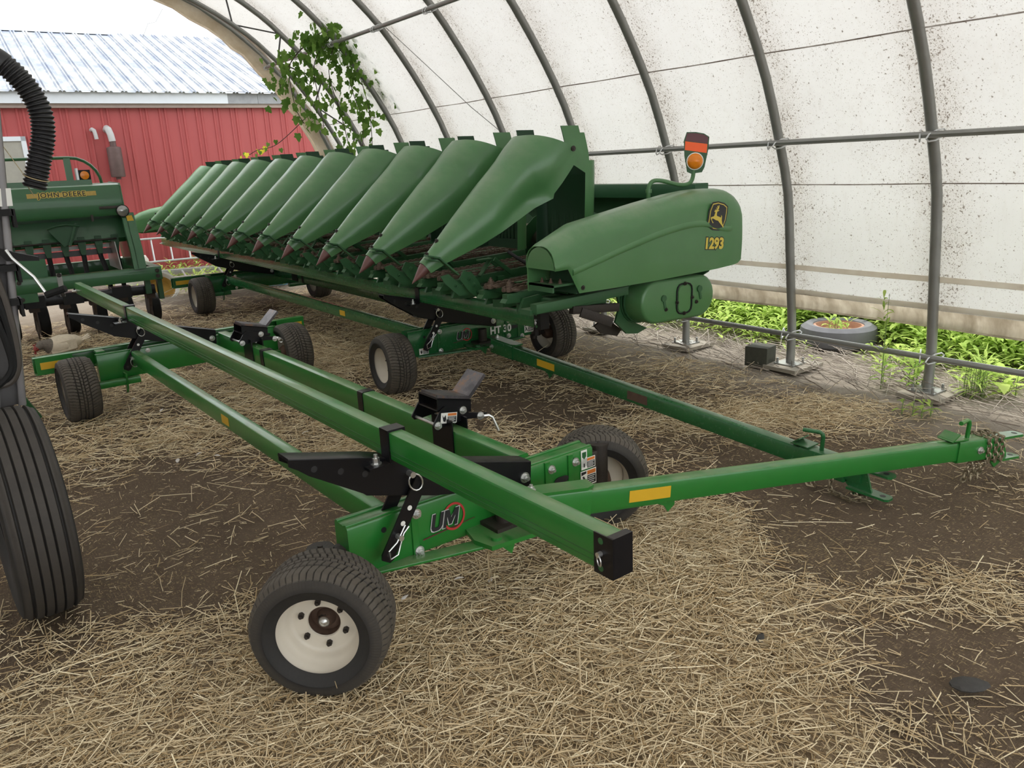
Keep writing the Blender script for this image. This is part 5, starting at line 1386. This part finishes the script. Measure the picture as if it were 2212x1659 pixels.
# ------------------------------------------------------------------ chicken
def make_chicken():
    O = V(.83, 9.15, 0)
    body = MB()
    sp = [(.24, .04, .10, .010), (.22, .04, .115, .035), (.17, .03, .125, .065), (.10, .02, .118, .095), (.02, .0, .112, .108), (-.05, -.01, .112, .100), (-.10, -.02, .125, .078), (-.135, -.025, .145, .056), (-.165, -.03, .150, .046), (-.195, -.035, .140, .038), (-.215, -.038, .126, .031), (-.235, -.04, .112, .024), (-.245, -.04, .106, .012)]
    secs = []
    for i, (x, y, z, r) in enumerate(sp):
        nx_ = sp[min(i+1, len(sp)-1)]; pv = sp[max(i-1, 0)]; t_ = unit(V(nx_[0]-pv[0], nx_[1]-pv[1], nx_[2]-pv[2]))
        s = unit(np.cross(t_, (0, 0, 1))); u = np.cross(s, t_)
        secs.append([V(x, y, z)+s*r*1.05*math.cos(q)+u*r*math.sin(q)*(1.0 if r < .06 else .98) for q in np.linspace(0, 2*math.pi, 21)[:-1]])
    body.ring(secs, None)
    n = 20; mi = []
    for i in range(len(sp)-1): mi += [0 if i < 6 else (1 if i < 10 else 2)]*n
    body.m = mi+[0, 2]
    me = body.mesh('chicken', [M['feathercream'], M['feathergrey'], M['redskin']], 80)
    o = tag(link('chicken', me, None, tuple(O), (0, 0, R(8))), 'cream hen with grey neck and red head resting beyond the near cart', 'chicken')
    tl = MB()
    for k in range(5): tl.beam((.20, .03+.012*(k-2), .12), (.30, .05+.035*(k-2), .15+.012*(2-abs(k-2))), .035, .006, .002)
    mk('tail', tl, M['feathercream'], o)
    for s in (-1, 1):
        w_ = [[V(.14-.24*q, s*(.085+.02*math.sin(q*3.1)), .17-.10*v-.02*q) for v in np.linspace(0, 1, 5)] for q in np.linspace(0, 1, 7)]
        mk('wing', MB().shell(w_, .008, flip=s > 0), M['feathercream'], o, smooth=60)
    mk('comb', MB().prism([(-.03, 0), (-.025, .022), (-.012, .012), (0, .028), (.012, .012), (.025, .02), (.03, 0)], (-.218, -.038, .150), (1, 0, 0), (0, 0, 1), -.004, .004), M['redskin'], o)
    mk('wattle', MB().lathe([(0, 0), (.012, .01), (.010, .03), (0, .036)], (-.238, -.040, .10), (0, 0, -1), 10), M['redskin'], o)
    mk('beak', MB().tube([(-.245, -.04, .108), (-.262, -.041, .100), (-.272, -.042, .093)], [.009, .006, .001], 8), M['beak'], o)
    for s in (-1, 1): mk('eye', MB().lathe([(0, .003), (.004, .001), (.005, -.002)], (-.228, -.039+s*.029, .128), (0, s, 0), 8), M['ink'], o)
    lg = MB()
    for s in (-1, 1):
        lg.tube([(.02, s*.05, .06), (-.02, s*.055, .014), (-.05, s*.055, .010)], .008, 6)
        for a in (-.4, 0, .4): lg.tube([(-.05, s*.055, .010), (-.05-.05*math.cos(a), s*.055+.05*math.sin(a), .006)], .005, 5)
    mk('legs', lg, M['beak'], o)
make_chicken()
# ------------------------------------------------------------------ small things on the ground
tag(mk('timber_block', MB().beam((-.085, 0, .085), (.085, 0, .085), .19, .165, .006), M['darkwood'], None, (5.33, 3.93, 0), (0, 0, R(12))),
    'square dark timber block standing beside a pole foot', 'wood block')
def old_tyre():
    root = thing('discarded_tire', 'old grey tractor tyre with rusty rim lying flat in the weeds outside', 'tire', (6.35, 3.87, .01), 0)
    mk('casing', MB().lathe([(.21, .02), (.27, 0), (.315, .03), (.33, .10), (.315, .17), (.27, .20), (.215, .19), (.20, .15), (.20, .06)], (0, 0, 0), (0, 0, 1), 48, closed=True), M['oldtyre'], root)
    mk('rim', MB().lathe([(.215, .18), (.19, .185), (.18, .13), (.14, .10), (.08, .11), (.04, .09)], (0, 0, 0), (0, 0, 1), 40), M['oldrim'], root)
old_tyre()
tag(mk('bark_chunk', MB().ring([[V(x, .035*math.cos(q)*s, .016+.016*math.sin(q)*s) for q in np.linspace(0, 2*math.pi, 9)[:-1]] for x, s in ((-.06, .3), (-.04, .9), (-.01, 1.1), (.03, .9), (.06, .35))], None), M['bark'], None, (2.42, .93, .0), (0, 0, R(-40)), smooth=25),
    'black bark chunk on the straw in the lower right', 'bark')
tag(mk('bark_chip', MB().ring([[V(x, .016*math.cos(q)*s, .008+.008*math.sin(q)*s) for q in np.linspace(0, 2*math.pi, 7)[:-1]] for x, s in ((-.03, .3), (0, 1), (.03, .3))], None), M['bark'], None, (2.13, 1.52, .006), (0, 0, R(20)), smooth=25),
    'small dark chip lying in straw right of the nearest wheel', 'bark')
def feathers():
    from_px = [(565, 975, 30, 'pale feather on bare dirt left of the near cart side bar, the largest there'), (430, 985, 20, 'pale feather on dark dirt, middle of three in a row by the side bar'),
               (715, 985, -20, 'pale feather under the long beam of the near cart'), (205, 1020, 10, 'curled grey-white feather on dark dirt right of the ribbed tyre'),
               (385, 1000, 70, 'pale feather nearest the ribbed tyre on the dark dirt'), (660, 938, 0, 'pale feather between the side bar and the long beam'),
               (1060, 1258, 40, 'white feather on straw right of the nearest wheel, right one of a pair'), (992, 1255, -30, 'white feather on straw right of the nearest wheel, left one of a pair'),
               (875, 1298, 20, 'white feather on straw close to the tread of the nearest wheel'), (470, 990, -60, 'thin pale feather just below the reflector of the side bar'),
               (290, 865, 20, 'pale feather beside the rear left wheel of the near cart'), (350, 890, 50, 'pale feather under the side bar near the rear axle')]
    f, pitch, roll, yaw, h = 1695.0, R(15.66), R(2.63), R(35.44), 1.70
    F = V(math.sin(yaw)*math.cos(pitch), math.cos(yaw)*math.cos(pitch), -math.sin(pitch)); rt = V(math.cos(yaw), -math.sin(yaw), 0); up = np.cross(rt, F)
    Rr = rt*math.cos(roll)-up*math.sin(roll); U = up*math.cos(roll)+rt*math.sin(roll)
    g = []
    for q in np.linspace(0, 1, 7):
        w_ = .014*math.sin(math.pi*min(1, q*1.05+.05))**.7
        g.append([V(-.035+.07*q, w_*s, .010+.012*math.sin(q*2.6)+.004*(1-s*s)) for s in (-1, -.4, 0, .4, 1)])
    fm = MB().shell(g, .0008).mesh('feather', M['feather'], 60)
    for px, py, rot, lab in from_px:
        d = F+Rr*(px-1106)/f-U*(py-829.5)/f; t_ = -h/d[2]; P = d*t_
        o = link('feather', fm, None, (P[0], P[1], .004), (0, 0, R(rot))); sc = random.uniform(.55, .9); o.scale = (sc,)*3
        tag(o, lab, 'feather', 'feathers on the floor')
feathers()

# ------------------------------------------------------------------ straw and stalks
def strands(name, mat, label, cat, xy, length, width, zbase, curl=.15, tilt=.18, parent=None, bendy=True, heading=None):
    n = len(xy); th = rng.uniform(0, 2*math.pi, n) if heading is None else heading
    L = length; w_ = width
    el = np.abs(rng.normal(0, tilt, n))
    d = np.stack([np.cos(th)*np.cos(el), np.sin(th)*np.cos(el), np.sin(el)], 1)
    s = np.stack([-np.sin(th), np.cos(th), np.zeros(n)], 1)
    c = np.stack([xy[:, 0], xy[:, 1], zg(xy[:, 0], xy[:, 1])-.010+zbase+np.sin(el)*L*.5], 1)
    cu = rng.normal(0, curl, n)
    secs = []
    for q in (-.5, 0., .5):
        p = c+d*(L*q)[:, None] if np.ndim(L) else c+d*(L*q)
        p = p+s*((cu*L)*(.25-q*q))[:, None]
        p[:, 2] += (np.abs(cu)*L*.2)*(.25-q*q)
        for a in (90, 210, 330):
            off = s*(np.cos(R(a))*w_)[:, None]*.5
            off[:, 2] += np.sin(R(a))*w_*.35
            secs.append(p+off)
    vs = np.stack(secs, 1).reshape(-1, 3); b = (np.arange(n)*9)[:, None]
    F = []
    for k in (0, 3):
        for j in range(3):
            F.append(np.stack([b[:, 0]+k+j, b[:, 0]+k+(j+1) % 3, b[:, 0]+k+3+(j+1) % 3, b[:, 0]+k+3+j], 1))
    fs = np.stack(F, 1).reshape(-1, 4)
    me = bpy.data.meshes.new(name); me.vertices.add(len(vs)); me.vertices.foreach_set('co', vs.reshape(-1).astype(np.float32))
    me.loops.add(fs.size); me.loops.foreach_set('vertex_index', fs.reshape(-1).astype(np.int32))
    me.polygons.add(len(fs)); me.polygons.foreach_set('loop_start', np.arange(0, fs.size, 4, dtype=np.int32))
    me.polygons.foreach_set('loop_total', np.full(len(fs), 4, dtype=np.int32)); me.update(calc_edges=True)
    a = me.attributes.new('tone', 'FLOAT', 'POINT'); a.data.foreach_set('value', np.repeat(np.clip(rng.beta(1.3, 1.7, n), 0, 1), 9).astype(np.float32))
    me.materials.append(mat)
    return tag(link(name, me, parent), label, cat, None, 'stuff')

def scatter(N, x0, x1, y0, y1, p):
    x = rng.uniform(x0, x1, N); y = rng.uniform(y0, y1, N)
    keep = rng.uniform(0, 1, N) < p(x, y); x, y = x[keep], y[keep]
    # keep what the camera's side of the place could see
    az = np.degrees(np.arctan2(x, y)); r = np.hypot(x, y); ok = (az > -9) & (az < 78) & (r > .9)
    return np.stack([x[ok], y[ok]], 1)
# near field: thick layer
xy = scatter(125000, -1.0, 5.2, .3, 4.6, density); n = len(xy)
strands('loose_straw', M['straw'], 'dry straw scattered thickly over the shelter floor', 'straw', xy, rng.gamma(2.6, .022, n)+.020, rng.uniform(.0022, .0056, n), rng.uniform(.003, .026, n)*np.clip(density(xy[:, 0], xy[:, 1])*1.3, .4, 1), curl=.07)
xy = scatter(150000, -.6, 5.2, 3.5, 11.6, lambda x, y: density(x, y)*.9); n = len(xy)
strands('far_straw', M['straw'], 'straw litter under and between the carts', 'straw', xy, rng.gamma(3.0, .028, n)+.02, rng.uniform(.0028, .0066, n), rng.uniform(.004, .025, n), curl=.09)
xy = scatter(60000, -1.0, 4.6, .3, 5.5, lambda x, y: np.clip(density(x, y)*1.0+.12, 0, .9)); n = len(xy)
strands('straw_chaff', M['straw'], 'short broken straw chaff trodden into the floor', 'straw', xy, rng.uniform(.010, .035, n), rng.uniform(.0018, .0042, n), rng.uniform(.002, .010, n), tilt=.1)
xy = scatter(700, -.6, 4.6, .5, 7, lambda x, y: density(x, y)*.8+.05); n = len(xy)
strands('long_straw', M['straw'], 'long straw stems lying on top of the litter', 'straw', xy, rng.uniform(.20, .42, n), rng.uniform(.0035, .0055, n), rng.uniform(.018, .030, n), tilt=.05, curl=.16)
# dead stalks and sticks by the open foot of the tarp
xy = scatter(5200, 5.0, 7.2, .8, 9.5, lambda x, y: .25+.75*np.exp(-((x-5.75)/.5)**2)); n = len(xy)
strands('dead_stalks', M['stick'], 'dead plant stalks and twigs along the open foot of the tarp', 'dead stalks', xy, rng.gamma(2.5, .08, n)+.04, rng.uniform(.003, .010, n), rng.uniform(.012, .06, n), tilt=.12, curl=.08, heading=rng.normal(R(75), .55, n))
xy = scatter(2600, 2.0, 6.0, 11.7, 15.0, lambda x, y: .6+0*x); n = len(xy)
strands('yard_litter', M['stick'], 'dry stalk litter in the sunny yard before the barn', 'dead stalks', xy, rng.gamma(2.5, .07, n)+.03, rng.uniform(.003, .009, n), rng.uniform(.01, .04, n), tilt=.12)

# ------------------------------------------------------------------ weeds
def leaf_blades(base, direc, length, width, droop):
    """three-quad folded blades, vectorised: returns verts, faces"""
    n = len(base); s = np.cross(direc, np.array([0, 0, 1.0])); s /= np.maximum(np.linalg.norm(s, axis=1, keepdims=True), 1e-6)
    V_ = []
    for q, wq in ((0, .15), (.4, 1), (.75, .75), (1, .04)):
        p = base+direc*(length*q)[:, None]; p[:, 2] -= droop*length*q*q
        up = np.zeros_like(p); up[:, 2] = .12*width*wq
        V_ += [p-s*(width*wq*.5)[:, None]+up, p+s*(width*wq*.5)[:, None]+up]
    vs = np.stack(V_, 1).reshape(-1, 3); b = np.arange(n)*8
    fs = np.stack([np.stack([b+2*k, b+2*k+1, b+2*k+3, b+2*k+2], 1) for k in range(3)], 1).reshape(-1, 4)
    return vs, fs
def foliage(name, plants, mat, parent=None, smooth=True, lw=(.05, .012), stems=True):
    """plants: array (x,y,z,height); leaves spiral up each stem"""
    bs, ds, ls, ws, dr = [], [], [], [], []
    for x, y, z, h in plants:
        m = max(5, int(h/.020)); lean = rng.normal(0, .10, 2)
        for k in range(m):
            q = .12+.88*k/m; a = k*2.4+rng.uniform(0, .6)
            el = .35+.55*q
            bs.append((x+lean[0]*h*q*q, y+lean[1]*h*q*q, z+h*q)); ds.append((math.cos(a)*math.cos(el), math.sin(a)*math.cos(el), math.sin(el)))
            l = lw[0]*(1.35-.6*abs(q-.55))*rng.uniform(.7, 1.4)*(.6+h); ls.append(l); ws.append(l*lw[1]/lw[0]*rng.uniform(.8, 1.3)); dr.append(rng.uniform(.2, .7))
    vs, fs = leaf_blades(np.array(bs), np.array(ds), np.array(ls), np.array(ws), np.array(dr))
    me = bpy.data.meshes.new(name); me.from_pydata(vs.tolist(), [], fs.tolist()); me.materials.append(mat); me.shade_smooth()
    a = me.attributes.new('tone', 'FLOAT', 'POINT'); a.data.foreach_set('value', np.repeat(np.clip(rng.normal(.5, .28, len(bs)), 0, 1), 8).astype(np.float32))
    return link(name, me, parent)
def weeds():
    N = 6400; x = rng.uniform(5.70, 8.3, N); y = rng.uniform(.6, 10.5, N)
    p = np.clip((x-5.85)/.55, .05, 1)*(.72+.28*np.sin(2.3*y+1.1*x)*np.sin(1.1*y)); k = rng.uniform(0, 1, N) < p
    x, y = x[k], y[k]; clear = np.hypot(x-6.35, y-3.87) > .36; x, y = x[clear], y[clear]
    h = np.clip(rng.normal(.30, .09, len(x)), .10, .55)*np.clip((x-5.5)/1.0, .30, 1)
    h = np.where(np.hypot(x-5.95, y-3.6) < .5, h*.5, h)
    z = np.clip((x-6.2)/4, 0, 1)*.35
    tag(foliage('weed_bank', np.stack([x, y, z, h], 1), M['weed'], lw=(.13, .026)), 'bright green weeds growing thickly outside the tarp', 'weeds', None, 'stuff')
    N = 420; x = rng.uniform(2.2, 6.5, N); y = rng.uniform(11.9, 15.0, N); k = rng.uniform(0, 1, N) < .25+.75*(y > 13.4); x, y = x[k], y[k]
    tag(foliage('yard_weeds', np.stack([x, y, 0*x, np.clip(rng.normal(.18, .07, len(x)), .06, .4)], 1), M['weed'], lw=(.12, .028)), 'low green weeds at the foot of the barn', 'weeds', None, 'stuff')
    # single plants one can point at
    def plant(name, label, x, y, h, lw, n=1, spread=.05):
        root = thing(name, label, 'weed', (x, y, 0))
        pl_ = np.array([(rng.normal(0, spread) if n > 1 else 0, rng.normal(0, spread) if n > 1 else 0, 0, h*rng.uniform(.7, 1) if n > 1 else h) for _ in range(n)])
        foliage('foliage', pl_, M['weed'], root, lw=lw)
        for a in pl_: mk('stem', MB().tube([(a[0], a[1], 0), (a[0], a[1], a[3]*.5), (a[0]+.01, a[1], a[3])], [.004, .003, .0015], 5), M['greenstem'], root)
    plant('tall_weed', 'tall thin weed with feathery top beside the bottom rail', 5.36, 2.90, .70, (.07, .010))
    plant('grass_tuft', 'tuft of narrow green leaves right of the rightmost pole foot', 5.62, 2.36, .30, (.16, .008), 14, .05)
    plant('seedling', 'small leafy seedling on the bare dirt below the rightmost pole', 4.92, 2.42, .11, (.10, .022), 5, .04)
    plant('leafy_weed', 'broad-leaved weed growing against the rightmost pole', 5.50, 2.80, .26, (.12, .03), 4, .07)
    plant('rim_weed', 'weed sprouting from the middle of the discarded tyre', 6.33, 3.86, .30, (.10, .022), 5, .06)
    plant('corner_weed', 'broad leafy weed at the right edge below the bottom rail', 5.75, 2.12, .20, (.14, .045), 3, .06)
weeds()

# ------------------------------------------------------------------ hanging vine
def vine():
    O = V(4.45, 9.55, 3.30)
    root = thing('hanging_vine', 'green leafy vine hanging from the hoop under the tarp', 'vine', tuple(O))
    stems = []
    ends = [((4.34, 9.30, 3.34), (3.95, 9.85, 3.05), (3.93, 9.9, 2.55), (4.05, 9.95, 2.30)), ((4.36, 9.30, 3.32), (4.30, 9.6, 2.9), (4.45, 9.7, 2.4), (4.55, 9.75, 1.95)),
            ((4.38, 9.30, 3.28), (4.60, 9.4, 2.85), (4.72, 9.45, 2.4), (4.72, 9.45, 1.95)), ((4.34, 9.30, 3.34), (4.15, 9.65, 3.0), (4.22, 9.8, 2.55), (4.30, 9.9, 2.15)),
            ((4.38, 9.30, 3.28), (4.70, 9.3, 2.85), (4.90, 9.35, 2.62), (4.99, 9.35, 2.52)), ((4.1, 9.9, 2.4), (4.02, 10.9, 2.10), (3.98, 11.6, 2.05), (3.93, 11.9, 1.98)),
            ((4.42, 9.3, 3.2), (4.52, 9.5, 2.75), (4.66, 9.55, 2.3), (4.62, 9.55, 1.92)), ((4.30, 9.3, 3.36), (4.05, 9.6, 3.2), (3.82, 9.9, 2.85), (3.80, 9.95, 2.65))]
    b = MB(); curves = []
    for e in ends:
        c = catmull(e, 10); curves.append(c); b.tube([np.asarray(p)-O for p in c], .005, 5)
    mk('stems', b, M['stem'], root)
    # three leaf sizes, lobed outline with a folded midrib
    outl = [(0, 0), (.22, -.12), (.46, -.05), (.42, .20), (.60, .38), (.34, .52), (.22, .80), (0, 1.05)]
    def leaf(sz, mat):
        l = MB(); pts = outl+[(-x, y) for x, y in outl[-2:0:-1]]; m = len(pts)
        vs = [(0, .4, .0)]+[(x, y, -.18*abs(x)-.10*y*y) for x, y in pts]; vs = [(x*sz, y*sz, z*sz) for x, y, z in vs]
        l.add(vs, [(0, 1+k, 1+(k+1) % m) for k in range(m)])
        me = l.mesh('leaf', mat, 0); me.shade_smooth(); return me
    lm = [leaf(s, M['vine']) for s in (.060, .080, .105)]; ly = leaf(.07, M['vineyel'])
    wts = np.array([.9, 1.0, 1.0, 1.2, .7, .0, .9, 1.2]); wts /= wts.sum(); cnt = 0
    rest = []
    while cnt < 278+400:
        ci = rng.choice(len(curves), p=wts); c = curves[ci]; q = rng.beta(1.0, 1.35); p = np.asarray(c[int(q*(len(c)-1))])
        sp_ = .17*(1-.6*q)+.03
        p = p+rng.normal(0, 1, 3)*V(sp_*.72, .15, .08); cnt += 1
        if cnt > 278: rest.append(p); continue
        # leaves hang: tip down, face towards outside light
        o = link('leaf', lm[rng.integers(0, 3)], root, tuple(p-O), (R(rng.uniform(-130, -60)), R(rng.uniform(-35, 35)), R(rng.uniform(0, 360))))
    lv = MB(); pts = outl+[(-x, y) for x, y in outl[-2:0:-1]]; m = len(pts)
    for p in rest:
        sz = rng.uniform(.045, .095); Mx = np.array(Matrix.Rotation(rng.uniform(0, 6.28), 3, 'Z')@Matrix.Rotation(R(rng.uniform(-35, 35)), 3, 'Y')@Matrix.Rotation(R(rng.uniform(-130, -60)), 3, 'X'))
        vs = np.array([(0, .4, .0)]+[(x, y, -.18*abs(x)-.10*y*y) for x, y in pts])*sz
        lv.add(vs@Mx.T+p-O, [(0, 1+k, 1+(k+1) % m) for k in range(m)])
    fm = lv.mesh('leaf_mass', M['vine'], 0); fm.shade_smooth()
    a_ = fm.attributes.new('tone', 'FLOAT', 'POINT'); a_.data.foreach_set('value', np.repeat(rng.uniform(0, 1, len(rest)), m+1).astype(np.float32))
    fo = link('leaf_mass', fm, root); fo['kind'] = 'stuff'
    for k in range(12):
        c = curves[5]; p = np.asarray(c[min(len(c)-1, 8+2*k)])+rng.normal(0, .05, 3)
        link('leaf', ly if k in (4, 6, 8, 9, 11) else lm[0], root, tuple(p-O), (R(rng.uniform(-110, -70)), R(rng.uniform(-25, 25)), R(rng.uniform(-60, 60))))
vine()

# keep the tree at thing > part > sub-part
def flatten():
    def depth(o):
        d = 1
        while o.parent is not None: o = o.parent; d += 1
        return d
    for o in list(bpy.data.objects):
        while depth(o) > 3:
            p = o.parent; m = p.matrix_basis @ o.matrix_basis
            o.parent = p.parent; o.matrix_basis = m
flatten()
